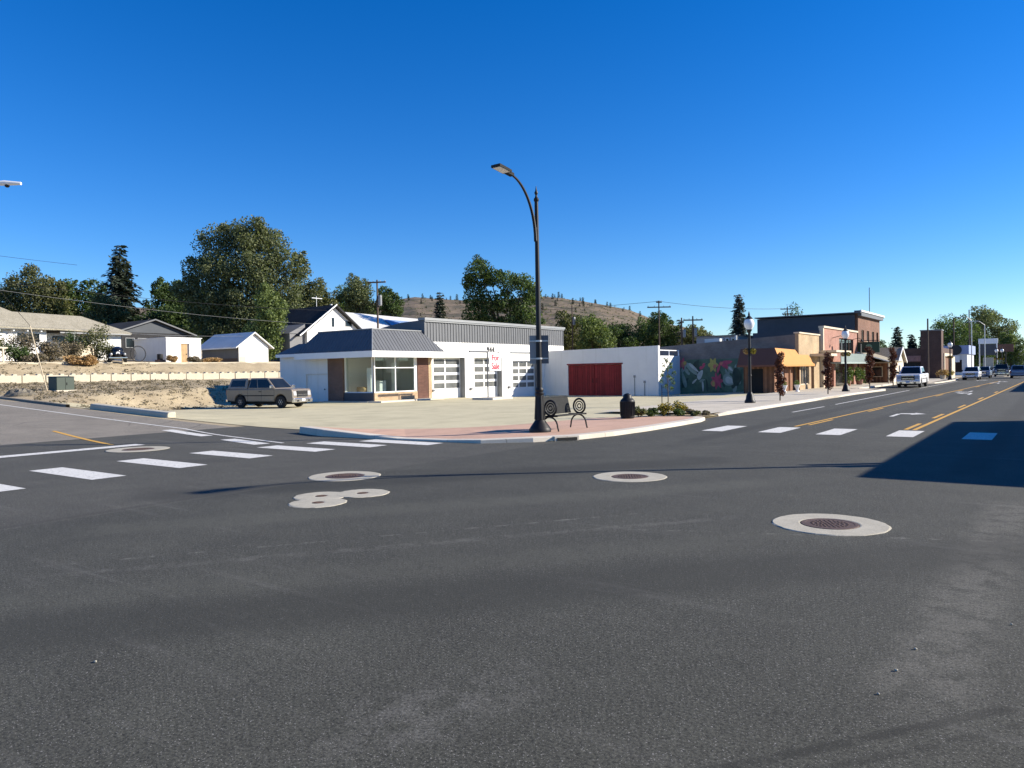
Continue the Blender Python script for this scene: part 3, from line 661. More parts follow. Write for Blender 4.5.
conifer('small_fir', 'dark fir left of the brown brick tower, tallest of that row', (-32.4, 211, 0), 12.2, 3.6, 'needle', 46, None, 12, .2, 26, .8)
conifer('small_fir', 'dark low fir just left of the brown brick tower', (-32.4, 235, 0), 11.0, 3.4, 'needle', 47, None, 12, .2, 24, .8)
conifer('small_fir', 'dark pointed fir nearest the brown brick tower', (-29.5, 233, 0), 11.4, 2.6, 'needle', 48, None, 12, .2, 24, .7)
# pines dotted over the hill
pm = conifer('hillside_pine', 'small dark pine dotted on the dry hillside', (0,0,0), 7.0, 1.9, 'needle', 50, 'pines on the hillside', 7, .2, 8, 1.3)
g = random.Random(8); first = True
for i in range(84):
    onr = i < 50; s = g.uniform(4.0, 13.6) if onr else g.uniform(4, 13.2)
    p = hill_point(s, g.uniform(.93, 1.03) if onr else g.uniform(.5, .95)); k = g.uniform(.3, .85)
    if first: pm.location = p; first = False
    else: dup(pm, p, g.uniform(0, 6), scale=(k*1.2, k*1.2, k))
# sage and brush on the hill: one uncountable cover
P = []; g2 = np.random.default_rng(3)
cl = []
for i in range(2600):
    p = hill_point(g.uniform(1, 17), g.uniform(.25, 1.0)); r = g.uniform(.5, 1.5); cl.append((p.x, p.y, p.z+.3*r, r, r, r*.7))
o = bpy.data.objects.new('hillside_brush', leaf_mesh('hillside_brush', cl, 20000, .8, M['leaf_olive'], 9)); COL.objects.link(o)
stuff(o); tag(o, 'dull olive brush scattered over the dry brown hillside', 'brush')

# shrubs in front of the white house and along the bank
def shrub(label, loc, rad, h, leaf, seed, group=None, name='shrub', n=900, size=.16):
    g = random.Random(seed); t = thing(name, label, 'shrub', loc, 0, group); cl = []
    for i in range(7):
        a = i*2.1+g.random(); r = rad*g.uniform(.2, .65); s = rad*g.uniform(.35, .55); cl.append((r*math.cos(a), r*math.sin(a), h*g.uniform(.3, .75), s, s, h*g.uniform(.22, .36)))
    tb = MB()
    for c in cl: tb.tube([(0,0,-.2), (c[0]*.4, c[1]*.4, c[2]*.5), c[:3]], [.04*rad, .03*rad, .01], 5)
    tb.build('stem', M['bark'], t); put('foliage', leaf_mesh('foliage', cl, n, size, M[leaf], seed, outer=.2), t); return t
for lb, x, y, r, h, lf, sd in (
    ('large olive shrub at the far left edge below the white house', -76.5, 28.0, 1.9, 2.3, 'leaf_olive', 61),
    ('dark sprawling shrub beside the wooden rail at far left', -76.2, 31.6, 1.6, 1.6, 'leaf_dark', 62),
    ('dry brownish shrub below the porch fence of the white house', -76.6, 34.6, 1.5, 1.9, 'sage', 63),
    ('dry grey shrub between the porch fence and the leafy bush', -77, 36.6, 1.4, 2.0, 'sage', 64),
    ('tall leafy green bush in front of the right end of the white house', -77.4, 39.0, 1.7, 3.4, 'leaf_olive', 65),
    ('tall dry grey shrub right of the wooden rail below the white house', -78.2, 32.8, 1.7, 2.9, 'sage', 72), ('tall dark green shrub left of the leafy bush under the porch', -78.6, 37.6, 1.5, 2.9, 'leaf_dark', 73), ('big brownish shrub under the left window of the white house', -79, 30.4, 1.9, 2.8, 'leaf_olive', 74), ('low olive shrub between the straw heap and the vintage car', -76.8, 39.9, 1.2, 1.7, 'leaf_olive', 75),
    ('low dry weed clump on the bank left of the straw pile', -74.6, 32.6, 1.3, .8, 'sage', 66),
    ('low dry weed clump at the left edge of the bank', -74.2, 28.4, 1.4, .8, 'sage', 67),
    ('reddish weed clump at the corner of the white shed', -75.6, 43.6, .55, .7, 'leaf_orange', 68),
    ('dry weed clump below the tan shed door', -75.8, 46.3, .9, .7, 'sage', 69),
    ('dry orange weed patch between the two sheds', -76.2, 48.6, 1.2, .6, 'leaf_orange', 70)):
    shrub(lb, (x, y-2.4*(y < 42), Z(x, y)-.05), r, h*1.15, lf, sd, n=1600)
t = shrub('low orange straw heap on the bank below the white house', (-73.6, 33.7, Z(-73.6, 33.7)-.1), 1.7, .95, 'leaf_orange', 71, name='straw_heap', n=2600, size=.2)
t['category'] = 'straw heap'
gc = []; g = random.Random(4)
for i in range(1800):
    x, y = g.uniform(-74, -36), g.uniform(19.2, 42)
    if (x > -46 and y > 24) or (x > -43 and y > 20): continue
    if x > -50 and y > 27+(-47-x)/.45*-1+6: continue
    gc.append((x, y, ht(x, y)+.05, g.uniform(.1, .5), g.uniform(.1, .5), g.uniform(.04, .12)))
o = bpy.data.objects.new('dry_grass', leaf_mesh('dry_grass', gc, 15000, .11, M['sage'], 14, outer=.1)); COL.objects.link(o); stuff(o); tag(o, 'sparse dry grass on the dirt bank below the block wall', 'grass')
# ------------------------------------------------------------------ buildings
def wall_x(mb, X, th, y0, y1, z0, z1, holes):
    """wall facing +X (front at X, thickness th behind it) with rectangular openings (ya,yb,za,zb)"""
    zs = sorted({z0, z1, *[h[2] for h in holes], *[h[3] for h in holes]}); zs = [z for z in zs if z0 <= z <= z1]
    for a, c in zip(zs, zs[1:]):
        hs = sorted((h[0], h[1]) for h in holes if h[2] < c-1e-6 and h[3] > a+1e-6); y = y0
        for ya, yb in hs+[(y1, y1)]:
            if ya > y+1e-6: mb.box(X-th, X, y, ya, a, c)
            y = max(y, yb)
def wall_y(mb, Y, th, x0, x1, z0, z1, holes):
    """wall facing -Y"""
    zs = sorted({z0, z1, *[h[2] for h in holes], *[h[3] for h in holes]}); zs = [z for z in zs if z0 <= z <= z1]
    for a, c in zip(zs, zs[1:]):
        hs = sorted((h[0], h[1]) for h in holes if h[2] < c-1e-6 and h[3] > a+1e-6); x = x0
        for xa, xb in hs+[(x1, x1)]:
            if xa > x+1e-6: mb.box(x, xa, Y, Y+th, a, c)
            x = max(x, xb)
def frame_x(mb, X, y0, y1, z0, z1, w=.08, d=.06):
    mb.box(X-d, X+.02, y0, y0+w, z0, z1); mb.box(X-d, X+.02, y1-w, y1, z0, z1); mb.box(X-d, X+.02, y0+w, y1-w, z0, z0+w); mb.box(X-d, X+.02, y0+w, y1-w, z1-w, z1)
def frame_y(mb, Y, x0, x1, z0, z1, w=.08, d=.06):
    mb.box(x0, x0+w, Y-.02, Y+d, z0, z1); mb.box(x1-w, x1, Y-.02, Y+d, z0, z1); mb.box(x0+w, x1-w, Y-.02, Y+d, z0, z0+w); mb.box(x0+w, x1-w, Y-.02, Y+d, z1-w, z1)
def window_x(parent, X, y0, y1, z0, z1, fm, cols=1, rows=1, gm=None, w=.07):
    m = MB(); frame_x(m, X, y0, y1, z0, z1, w)
    for i in range(1, cols): y = y0+(y1-y0)*i/cols; m.box(X-.05, X+.015, y-w*.4, y+w*.4, z0+w, z1-w)
    for i in range(1, rows): z = z0+(z1-z0)*i/rows; m.box(X-.045, X+.012, y0+w, y1-w, z-w*.4, z+w*.4)
    f = m.build('window', fm, parent); q = MB(); q.box(X-.035, X-.02, y0+w*.5, y1-w*.5, z0+w*.5, z1-w*.5); q.build('pane', gm or M['glass_dark'], f); return f
def window_y(parent, Y, x0, x1, z0, z1, fm, cols=1, rows=1, gm=None, w=.07):
    m = MB(); frame_y(m, Y, x0, x1, z0, z1, w)
    for i in range(1, cols): x = x0+(x1-x0)*i/cols; m.box(x-w*.4, x+w*.4, Y-.015, Y+.05, z0+w, z1-w)
    for i in range(1, rows): z = z0+(z1-z0)*i/rows; m.box(x0+w, x1-w, Y-.012, Y+.045, z-w*.4, z+w*.4)
    f = m.build('window', fm, parent); q = MB(); q.box(x0+w*.5, x1-w*.5, Y+.02, Y+.035, z0+w*.5, z1-w*.5); q.build('pane', gm or M['glass_dark'], f); return f

# --- white garage with a slate mansard showroom
G = thing('garage_building', 'white garage building with grey ribbed parapet, three glazed bay doors and slate mansard showroom', 'building', (-46, 52, 0), world=True)
FX = -41.0
D1, D2, D3 = (46.0, 50.0, -.5, 3.40), (51.3, 55.3, -.5, 3.41), (57.0, 61.0, -.5, 3.14)
m = MB(); wall_x(m, FX, .62, 45.7, 66, -.7, 4.68, [D1, D2, D3]); m.box(-57, FX-.62, 45.3, 66, -.7, 4.9)
# curved roof shoulder behind the parapet
m.prism([(-41.5, 45.35, 4.9), (-41.5, 45.35, 6.25), (-43.5, 45.35, 6.22), (-45.5, 45.35, 5.95), (-48.5, 45.35, 5.4), (-52, 45.35, 4.9)], (0, 20.5, 0))
m.build('wall', M['white'], G)
m = MB(); m.box(-41.42, FX-.03, 45.0, 66.0, 4.68, 6.38)
yy = 45.0
while yy < 65.95: m.box(FX-.03, FX+.01, yy, yy+.10, 4.66, 6.38); yy += .36
m.prism([(-41.42, 45.0, 4.6), (-41.42, 45.0, 6.38), (-43.5, 45.0, 6.30), (-45.5, 45.0, 6.03), (-48.6, 45.0, 5.45), (-52, 45.0, 4.6)], (0, .28, 0))
m.build('parapet', M['slate'], G)
m = MB(); m.box(-41.6, FX+.16, 44.9, 66.12, 6.38, 6.58); m.box(FX+.02, FX+.10, 44.96, 66.02, 6.26, 6.38); m.build('cornice', M['slate_light'], G)
for (ya, yb, _, zt), cols, rows in ((D1, 2, 4), (D2, 2, 4), (D3, 3, 4)):
    yr = yb; X = FX-(.55 if cols == 2 else .3); m = MB(); lo = .72 if cols == 2 else .55
    top = zt-.02 if cols == 2 else zt-.02
    m.box(X-.05, X-.01, ya, yb-.02, -.5, zt-.005)
    m.box(X-.01, X+.04, ya, yr, -.5, lo)
    cw_ = (yr-ya)/cols; rh = (top-lo)/rows; q = MB()
    for i in range(cols+1): m.box(X-.01, X+.045, ya+i*cw_-(.0 if i == 0 else .10 if i == cols else .07), ya+i*cw_+(.10 if i == 0 else 0 if i == cols else .07), lo, top)
    for j in range(rows+1):
        for i in range(cols): m.box(X-.01, X+.04, ya+i*cw_+.1, ya+(i+1)*cw_-.1, max(lo, lo+j*rh-.11), min(top, lo+j*rh+.11))
    for j in range(rows):
        for i in range(cols): q.box(X-.008, X+.004, ya+i*cw_+.08, ya+(i+1)*cw_-.08, lo+j*rh+.10, lo+(j+1)*rh-.10)
    d = m.build('garage_door', M['white_trim'], G); jm = MB(); jm.box(X+.06, FX+.012, yb-.03, yb+.02, -.5, zt-.01); jm.build('jamb_shade', M['slate_light'], d); q.build('glazing', M['pane'], d)  # grey strip added on the far jamb, standing in for its shade
m = MB(); m.box(FX, FX+.07, 56.7, 61.2, 3.86, 3.98); m.build('door_track_hood', M['slate_light'], G)
for y in (45.72, 50.6, 56.2):
    m = MB(); m.box(FX, FX+.12, y, y+.28, .62, .8); m.build('vent', M['slate'], G)
text_part('944', .62, M['black_paint'], G, (FX+.02, 53.65, 4.12), '+x', .03, 'house_number')

# showroom: hollow, glazed on two sides
m = MB()
wall_x(m, FX, .25, 39.4, 45.7, .0, 3.85, [(39.52, 43.85, .72, 3.4), (44.05, 45.62, -.1, 3.42)])
wall_y(m, 39.4, .25, -52, FX-.25, -.4, 3.85, [(-44.2, FX-.25, .72, 3.4), (-48.75, -46.2, -.3, 2.2)])
m.box(-52, -51.75, 39.65, 45.3, -.4, 3.85); m.box(-51.75, FX-.25, 39.65, 45.3, 3.6, 3.85); m.box(-51.75, FX-.25, 39.65, 45.28, -.1, .12); m.box(-46.3, -46.1, 39.65, 45.28, .12, 3.6)
m.build('showroom_wall', M['white'], G)
m = MB(); m.box(FX-.12, FX-.02, 39.40, 39.52, .72, 3.4); m.box(FX-.12, FX-.02, 41.62, 41.7, .72, 3.4); m.box(FX-.12, FX-.02, 39.52, 43.8, .72, .80); m.box(FX-.10, FX-.03, 39.52, 41.6, 2.55, 2.62); m.box(FX-.10, FX-.03, 41.72, 43.75, 2.55, 2.62); m.box(FX-.12, FX-.02, 43.75, 43.9, .72, 3.4)
m.box(-44.2, FX-.13, 39.45, 39.55, .72, .80); m.build('window_frame', M['white_metal'], G)
m = MB(); m.box(FX-.075, FX-.065, 39.5, 43.76, .8, 3.4); m.box(-44.15, FX-.12, 39.49, 39.5, .8, 3.4); m.build('show_window', M['glass'], G)
m = MB(); m.box(FX, FX+.12, 39.3, 43.95, -.1, .72); m.build('brick_sill', M['brick_tan'], G)
m = MB(); m.box(-44.2, FX+.0, 39.28, 39.4, -.2, .72); m.build('dark_sill', M['navy'], G)
m = MB(); m.box(FX-.2, FX+.06, 44.05, 45.3, -.1, 3.42); m.build('brick_pier', M['brick_thin'], G)
m = MB(); m.box(FX-.02, FX+.09, 45.3, 45.68, -.1, 3.42); m.build('stone_pier', M['brick_tan'], G)
m = MB(); m.box(-45.9, -44.2, 39.2, 39.4, -.3, 3.42); m.build('side_brick_pier', M['brick_red'], G)
m = MB(); m.box(-48.74, -46.21, 39.52, 39.58, -.3, 2.19); m.box(-47.5, -47.44, 39.5, 39.52, -.3, 2.19); f = m.build('side_door', M['white'], G)
m = MB(); m.blob((-46.6, 39.47, 1.0), .05, .05, .05, 8, 6); m.build('handle', M['iron'], f)
# shop fittings seen through the glass
m = MB(); m.box(-43.4, -43.0, 41.9, 42.6, .12, 1.6); m.box(-42.6, -42.2, 40.2, 40.3, .12, 2.6); m.box(-43.0, -42.6, 43.2, 43.4, .12, 3.0); m.build('display_stand', M['white_trim'], G)
m = MB(); m.box(-45.9, -44.9, 42.2, 43.4, .12, 1.1); m.blob((-43.3, 40.4, .95), .3, .2, .2); m.build('counter', M['wood_tan'], G)
EX, EY = -39.95, 38.25
m = MB(); m.box(-48.7, EX, EY, EY+.14, 3.36, 3.82); m.box(EX-.14, EX, EY+.14, 46.2, 3.36, 3.82); m.box(-48.6, EX-.14, EY+.14, 39.4, 3.40, 3.5); m.box(FX, EX-.14, 39.4, 46.1, 3.40, 3.5); m.box(-51.9, -48.7, 38.9, 39.0, 3.6, 3.84); m.box(-51.8, -48.7, 39.0, 39.4, 3.62, 3.7); m.build('fascia', M['white_trim'], G)
zt = 5.48; m = MB(); e0, e1 = 3.82, zt
P = lambda *a: a
m.add([(EX, EY, e0), (EX, 46.2, e0), (-41.25, 44.9, e1), (-41.25, 39.55, e1), (-47.3, 39.55, e1), (-48.7, EY, e0), (-48.7, 46, e0), (-47.3, 45, e1), (EX, 46.2, e0)], [(0, 1, 2, 3), (0, 3, 4, 5), (5, 4, 7, 6), (3, 2, 7, 4), (1, 6, 7, 2)])
m.add([(-50.1, 38.9, 3.84), (-51.9, 38.9, 3.84), (-49.9, 39.7, 4.68), (-47.9, 39.7, 4.68), (-51.9, 45, 3.84), (-49.9, 45, 4.68), (-47.9, 45, 4.68), (-48.2, 38.92, 3.84)], [(7, 1, 2, 3), (1, 4, 5, 2), (2, 5, 6, 3)])
n1 = (Vector((1.3, 0, -1.3)).cross(Vector((0, 1, 0)))).normalized(); n1 = Vector((abs(n1.x), 0, abs(n1.z)))
i = 0; yy = EY+.2
while yy < 46.1:
    tt = 1.0 if yy < 44.9 else max(.08, (46.2-yy)/1.3)
    t0 = 0; t1 = min(1, (yy-EY)/1.3) if yy < EY+1.3 else tt
    a = Vector((EX, yy, e0)); c = Vector((EX-1.3*t1, yy, e0+(e1-e0)*t1))
    m.prism([tuple(a), tuple(a+Vector((0, .05, 0))), tuple(a+Vector((0, .05, 0))+n1*.025), tuple(a+n1*.025)], c-a); yy += .33
xx = -48.6
n2 = Vector((0, -.8, .6)).normalized()
while xx < EX-.1:
    t1 = min(1, (EX-xx)/1.3) if xx > EX-1.3 else (1 if xx > -47.3 else (xx+48.7)/1.4)
    a = Vector((xx, EY, e0)); c = Vector((xx, EY+1.3*t1, e0+(e1-e0)*t1))
    if t1 > .04: m.prism([tuple(a), tuple(a+Vector((.05, 0, 0))), tuple(a+Vector((.05, 0, 0))+n2*.02), tuple(a+n2*.02)], c-a)
    xx += .33
m.build('mansard_roof', M['slate'], G)
m = MB(); m.tube([(EX, EY, e0+.03), (-41.25, 39.55, e1+.03)], .05, 6); m.box(-47.35, -41.2, 39.5, 39.62, e1-.01, e1+.06); m.box(-41.31, -41.19, 39.62, 44.9, e1-.01, e1+.06); m.build('roof_trim', M['slate_light'], G)
m = MB(); m.box(FX-.2, FX+1.1, 39.0, 46.0, -.5, .13); m.box(-46.2, FX-.2, 38.9, 39.3, -.5, .10); m.build('step', M['kerb'], G)

# --- white storehouse with the red doors
B = thing('storehouse', 'low white storehouse with wide red plank double doors in its shaded wall', 'building', (-35, 65, 0), world=True)
m = MB(); wall_y(m, 62.4, .35, -41, -28.85, -.7, 4.06, [(-38.3, -32.5, -.7, 2.66)])
m.box(-41, -28.95, 62.75, 67.2, -.7, 3.2); m.box(-28.95, -28.85, 62.75, 67.2, -.7, 3.22)
m.prism([(-41, 62.4, 4.06), (-28.85, 62.4, 4.06), (-28.85, 62.4, 4.24), (-41, 62.4, 4.08)], (0, .35, 0)); m.build('wall', M['white'], B)
m = MB(); m.box(-41, -28.8, 62.36, 62.8, 4.24, 4.27); m = MB(); m.box(-28.95, -28.83, 62.76, 67.15, 3.22, 3.34); m.build('coping', M['white_trim'], B)
m = MB(); m.box(-28.98, -28.9, 62.76, 67.1, 3.80, 3.88); m.box(-28.98, -28.88, 67.02, 67.14, 3.34, 3.9); m.box(-28.97, -28.91, 64.9, 64.96, 3.34, 3.8); m.build('railing', M['white_metal'], B)
for x0, x1, hx in ((-38.28, -35.42, -35.6), (-35.38, -32.52, -35.2)):
    m = MB(); m.box(x0, x1, 62.48, 62.55, -.3, 2.63)
    xx = x0
    while xx < x1-.05: m.box(xx+.01, min(x1, xx+.24), 62.455, 62.48, -.28, 2.62); xx += .26
    d = m.build('door', M['red_door'], B); m = MB(); m.tube([(hx, 62.44, .95), (hx, 62.40, 1.0), (hx, 62.40, 1.3), (hx, 62.44, 1.35)], .02, 6); m.build('handle', M['iron'], d)
m = MB(); m.box(-38.4, -32.4, 62.34, 62.4, 2.66, 2.78); m.build('door_rail', M['red_door'], B)
for x, h in ((-31.2, 1.4), (-30.2, .9)):
    m = MB(); m.tube([(x, 62.36, -.3), (x, 62.36, h)], .03, 6); m.box(x-.08, x+.08, 62.3, 62.4, h, h+.2); m.build('conduit', M['slate_light'], B)

# --- grey brick store: mural wall, tan front, yellow awning over a board-clad corner porch
B = thing('mural_store', 'grey brick store with a flower and bird mural on its shaded side wall', 'building', (-25, 70, 0), world=True)
m = MB(); m.prism([(-34, 67.3, -.6), (-18.3, 67.3, -.6), (-18.3, 67.3, 4.92), (-24, 67.3, 4.62), (-34, 67.3, 4.1)], (0, 6.9, 0)); m.build('wall', M['brick_grey'], B)
m = MB(); wall_x(m, -18, .3, 67.28, 74.2, -.2, 5.0, [(67.9, 70.6, .55, 2.6), (71.2, 72.3, -.2, 2.5)]); m.build('front_wall', M['brick_buff'], B)
m = MB(); m.box(-18.4, -17.9, 67.2, 74.3, 5.0, 5.12); m.build('coping', M['cream'], B)
window_x(B, -18.1, 67.9, 70.6, .55, 2.6, M['cream'], 3, 1)
m = MB(); m.box(-18.25, -18.2, 71.2, 72.3, -.2, 2.5); m.build('door', M['wood'], B)
m = MB(); m.box(-18, -16.4, 71.0, 74.1, 3.05, 3.28); m.build('canopy', M['cream'], B)
# mural: painted leaves, blossoms and a small bird, one painted panel
pm_ = [plain('mural_green', (.095, .15, .10), .85, .5, .9), plain('mural_sage', (.27, .34, .28), .85, .3, 1.5), plain('mural_white', (.5, .52, .47), .85, .2, 3), plain('mural_pink', (.48, .085, .13), .85, .3, 2.5), plain('mural_yellow', (.45, .37, .10), .85, .3, 2.5), plain('mural_deep', (.05, .075, .055), .85, .5, 1.5), plain('mural_coral', (.55, .20, .13), .85, .2, 2)]
m = MB(); YM = 67.3; m.mat(0).box(-29, -18.9, YM-.01, YM, -.3, 2.98)
lay = [0]
def leafp(mi, cx, cz, L, W, ang):
    lay[0] += 1; y = YM-.012-.0006*lay[0]; pts = []
    for k in range(16):
        a = 2*math.pi*k/16; u = math.cos(a)*L/2; v = math.sin(a)*W/2*(1-.35*math.cos(a))
        pts.append((cx+u*math.cos(ang)-v*math.sin(ang), y, cz+u*math.sin(ang)+v*math.cos(ang)))
    pts = [(-29+(p[0]+29)*.62, p[1], p[2]) for p in pts]; m.mat(mi).poly(pts)
g = random.Random(12)
for i in range(26): leafp(g.choice([0, 1, 5, 5]), g.uniform(-28.4, -19.5), g.uniform(.35, 2.6), g.uniform(.8, 1.8), g.uniform(.3, .6), g.uniform(0, 3.1))
leafp(1, -26.9, 2.05, 2.2, .55, -.55); leafp(2, -26.6, 2.2, 1.8, .3, -.5)
for a in range(5): leafp(3, -28.4+.3*math.cos(a*1.26), 2.6+.25*math.sin(a*1.26), .75, .4, a*1.26)
leafp(6, -28.2, 2.6, .9, .5, .4); leafp(4, -28.0, 2.65, .5, .3, .2)
leafp(2, -25.6, 1.55, 1.15, .62, .75); leafp(2, -26.5, .95, .9, .22, .5); leafp(3, -25.35, 2.2, .75, .3, .15); leafp(3, -25.0, 2.45, .5, .36, .5); leafp(5, -24.65, 2.55, .45, .05, .3)
for a in range(6): leafp(4, -23.6+.38*math.cos(a*1.05), 2.42+.30*math.sin(a*1.05), .85, .5, a*1.05)
leafp(6, -23.3, 2.3, .6, .4, .2)
leafp(3, -21.6, 2.6, 1.9, .42, .12); leafp(3, -21.7, 2.3, 1.7, .4, -.4); leafp(3, -22.7, 2.2, 1.2, .36, 1.1); leafp(6, -22.3, 2.55, .5, .24, .3)
for a in range(7): leafp(3, -23.0+.45*math.cos(a*.9), .95+.32*math.sin(a*.9), 1.0, .42, a*.9)
leafp(6, -23.6, .75, .6, .7, 1.2); leafp(4, -23.55, .7, .4, .35, .6)
leafp(1, -21.2, 1.0, 1.9, 1.0, -.2); leafp(2, -21.1, .98, 1.3, .6, -.2); leafp(1, -20.8, 1.9, 1.2, .5, -.5); leafp(2, -20.9, 2.0, .7, .22, -.5); leafp(2, -25.2, .55, .3, 1.1, .1); leafp(1, -25.3, 1.0, .9, .25, .2)
leafp(5, -20.0, 1.3, 1.4, 1.6, 0)
m.build('mural', pm_, B)
m = MB(); m.box(-33.5, -31.0, 67.24, 67.3, -.4, 2.6)
# porch
m = MB(); wall_y(m, 61.6, .2, -20.9, -18.4, -.2, 2.35, [(-20.3, -19.3, -.2, 2.0)]); wall_x(m, -18.4, .2, 61.8, 67.28, -.2, 2.35, [(63.6, 64.5, -.2, 2.0)]); m.box(-20.9, -20.7, 61.8, 67.28, -.2, 2.35); m.box(-20.7, -18.6, 62.4, 67.2, -.2, 2.3); m.build('porch_wall', M['wood'], B)
m = MB(); m.box(-18.55, -18.5, 63.6, 64.5, -.2, 2.0); m.build('porch_door', M['white_trim'], B)
m = MB(); m.box(-20.28, -19.32, 61.7, 61.75, -.2, 2.0); m.build('porch_side_door', M['under'], B)
for c in ((-18.0, 61.2), (-18.0, 64.4), (-18.0, 67.2)):
    m = MB(); m.box(c[0]-.07, c[0]+.07, c[1]-.07, c[1]+.07, .12, 2.3); m.build('porch_post', M['wood'], B)
a0, a1 = 2.3, 3.66; m = MB()
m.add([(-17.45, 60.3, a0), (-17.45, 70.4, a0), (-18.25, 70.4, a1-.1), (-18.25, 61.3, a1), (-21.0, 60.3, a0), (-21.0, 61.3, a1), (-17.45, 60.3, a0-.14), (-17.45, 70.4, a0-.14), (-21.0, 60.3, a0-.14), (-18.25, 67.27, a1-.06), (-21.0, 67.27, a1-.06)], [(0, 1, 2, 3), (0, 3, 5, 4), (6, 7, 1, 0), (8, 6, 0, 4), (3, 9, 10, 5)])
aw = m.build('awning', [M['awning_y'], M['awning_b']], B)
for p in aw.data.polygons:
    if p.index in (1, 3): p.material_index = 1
m = MB(); m.box(-20.6, -19.4, 61.52, 61.58, 2.02, 2.22)
# roof hut and vents
m = MB(); m.box(-27.5, -26.0, 70, 70.6, 4.3, 4.95); m.cyl((-24.6, 70.5, 4.2), (-24.6, 70.5, 5.2), .1); m.build('roof_vent', M['metal_roof'], B)

# --- pink brick two-storey store
B = thing('pink_brick_store', 'two-storey pink brick store with a grey-green balcony front and cream coping', 'building', (-24, 83, 0), world=True)
m = MB(); m.box(-24.6, -18.3, 75.4, 90.8, -.4, 5.55); m.build('wall', M['navy'], B)
m = MB(); wall_x(m, -18, .3, 75.7, 90.8, -.2, 5.8, [(82.3, 88.9, 3.55, 5.0), (79.6, 87.2, -.2, 2.55)]); m.build('front_wall', M['brick_pink'], B)
m = MB(); m.box(-18.4, -17.88, 75.6, 90.9, 5.8, 5.98); m.box(-18.35, -17.95, 75.6, 75.9, -.2, 5.8); m.build('coping', M['cream'], B)
window_x(B, -18.12, 82.3, 85.5, 3.55, 5.0, M['wood'], 2, 1); window_x(B, -18.12, 85.7, 88.9, 3.55, 5.0, M['wood'], 2, 1)
m = MB(); m.box(-18.28, -18.2, 79.6, 87.2, -.2, 2.55); m.build('shop_front', M['glass_dark'], B)
m = MB(); m.box(-18.0, -16.6, 76.6, 90.4, 2.35, 2.5); m.box(-16.66, -16.6, 76.6, 90.4, 2.5, 3.35)
yy = 76.8
while yy < 90.3: m.box(-16.6, -16.57, yy, yy+.06, 2.5, 3.35); yy += .5
m.build('balcony', M['teal'], B)
m = MB(); m.box(-18, -16.5, 74.3, 80.5, 3.42, 3.62); m.build('flat_canopy', M['cream'], B)
for y in (79.2, 87.6): 
    m = MB(); m.tube([(-18, y, 4.9), (-17.2, y, 5.1), (-16.9, y, 4.9)], .03, 6); m.lathe([(.02, .0), (.22, -.22), (.2, -.26)], (-16.9, y, 4.95), 10); m.build('wall_lamp', M['iron'], B)
for y in (79.6, 88.8):
    m = MB(); m.box(-17.3, -17.24, y, y+.55, 2.7, 4.5); m.build('banner', M['black_paint'], B)
for y, c in ((78.9, 'brick_pink'), (87.9, 'brick_pink')):
    m = MB(); m.box(-17.95, -17.7, y-.35, y+.35, -.1, 2.35); m.build('pillar', M[c], B)

# --- tall brick building with a slate side wall
B = thing('tall_brick_building', 'tallest orange-brown brick building with a slate-dark side wall and overhanging cornice', 'building', (-25, 98, 0), world=True)
m = MB(); m.box(-29.2, -18.3, 91.2, 104.4, -.4, 7.9); m.build('wall', M['navy'], B)
m = MB(); wall_x(m, -18, .3, 91.4, 104.2, -.2, 8.0, [(93.2, 94.6, 3.7, 6.2), (96.2, 97.6, 3.7, 6.2), (99.2, 100.6, 3.7, 6.2), (102, 103.2, 3.7, 6.2)]); m.build('front_wall', M['brick_tower'], B)
for y in (93.2, 96.2, 99.2, 102): window_x(B, -18.15, y, y+1.35, 3.7, 6.2, M['cream'], 1, 2)
m = MB(); m.box(-29.4, -17.6, 90.8, 104.8, 8.0, 8.12); m.box(-18.3, -17.66, 90.95, 104.7, 8.12, 8.3); m.box(-18.0, -17.6, 91.3, 104.3, 7.7, 8.0); m.build('cornice', M['slate'], B)
m = MB(); m.box(-17.66, -17.5, 90.8, 104.8, 8.13, 8.34); m.build('gutter', M['metal_roof'], B)
m = MB(); m.tube([(-18.2, 99, 8.1), (-18.2, 99, 11.5)], .04, 6); m.build('mast', M['iron'], B)
t = thing('hanging_sign', 'dark green blade sign with a pale round emblem hanging between two brick fronts', 'sign', (-17.4, 91.2, 0), world=True)
m = MB(); m.box(-17.95, -15.75, 91.05, 91.15, 3.55, 4.75); m.build('board', M['green_sign'], t)
m = MB(); m.tube([(-18, 91.1, 4.9), (-15.8, 91.1, 4.9)], .04, 6); m.box(-17.6, -17.56, 91.08, 91.12, 4.7, 4.9); m.box(-16.2, -16.16, 91.08, 91.12, 4.7, 4.9); m.build('bracket', M['iron'], t)
m = MB(); m.lathe([(.36, 0), (.36, .02)], (-16.85, 91.02, 4.15), 18, 'y'); m.build('emblem', M['green_light'], t)

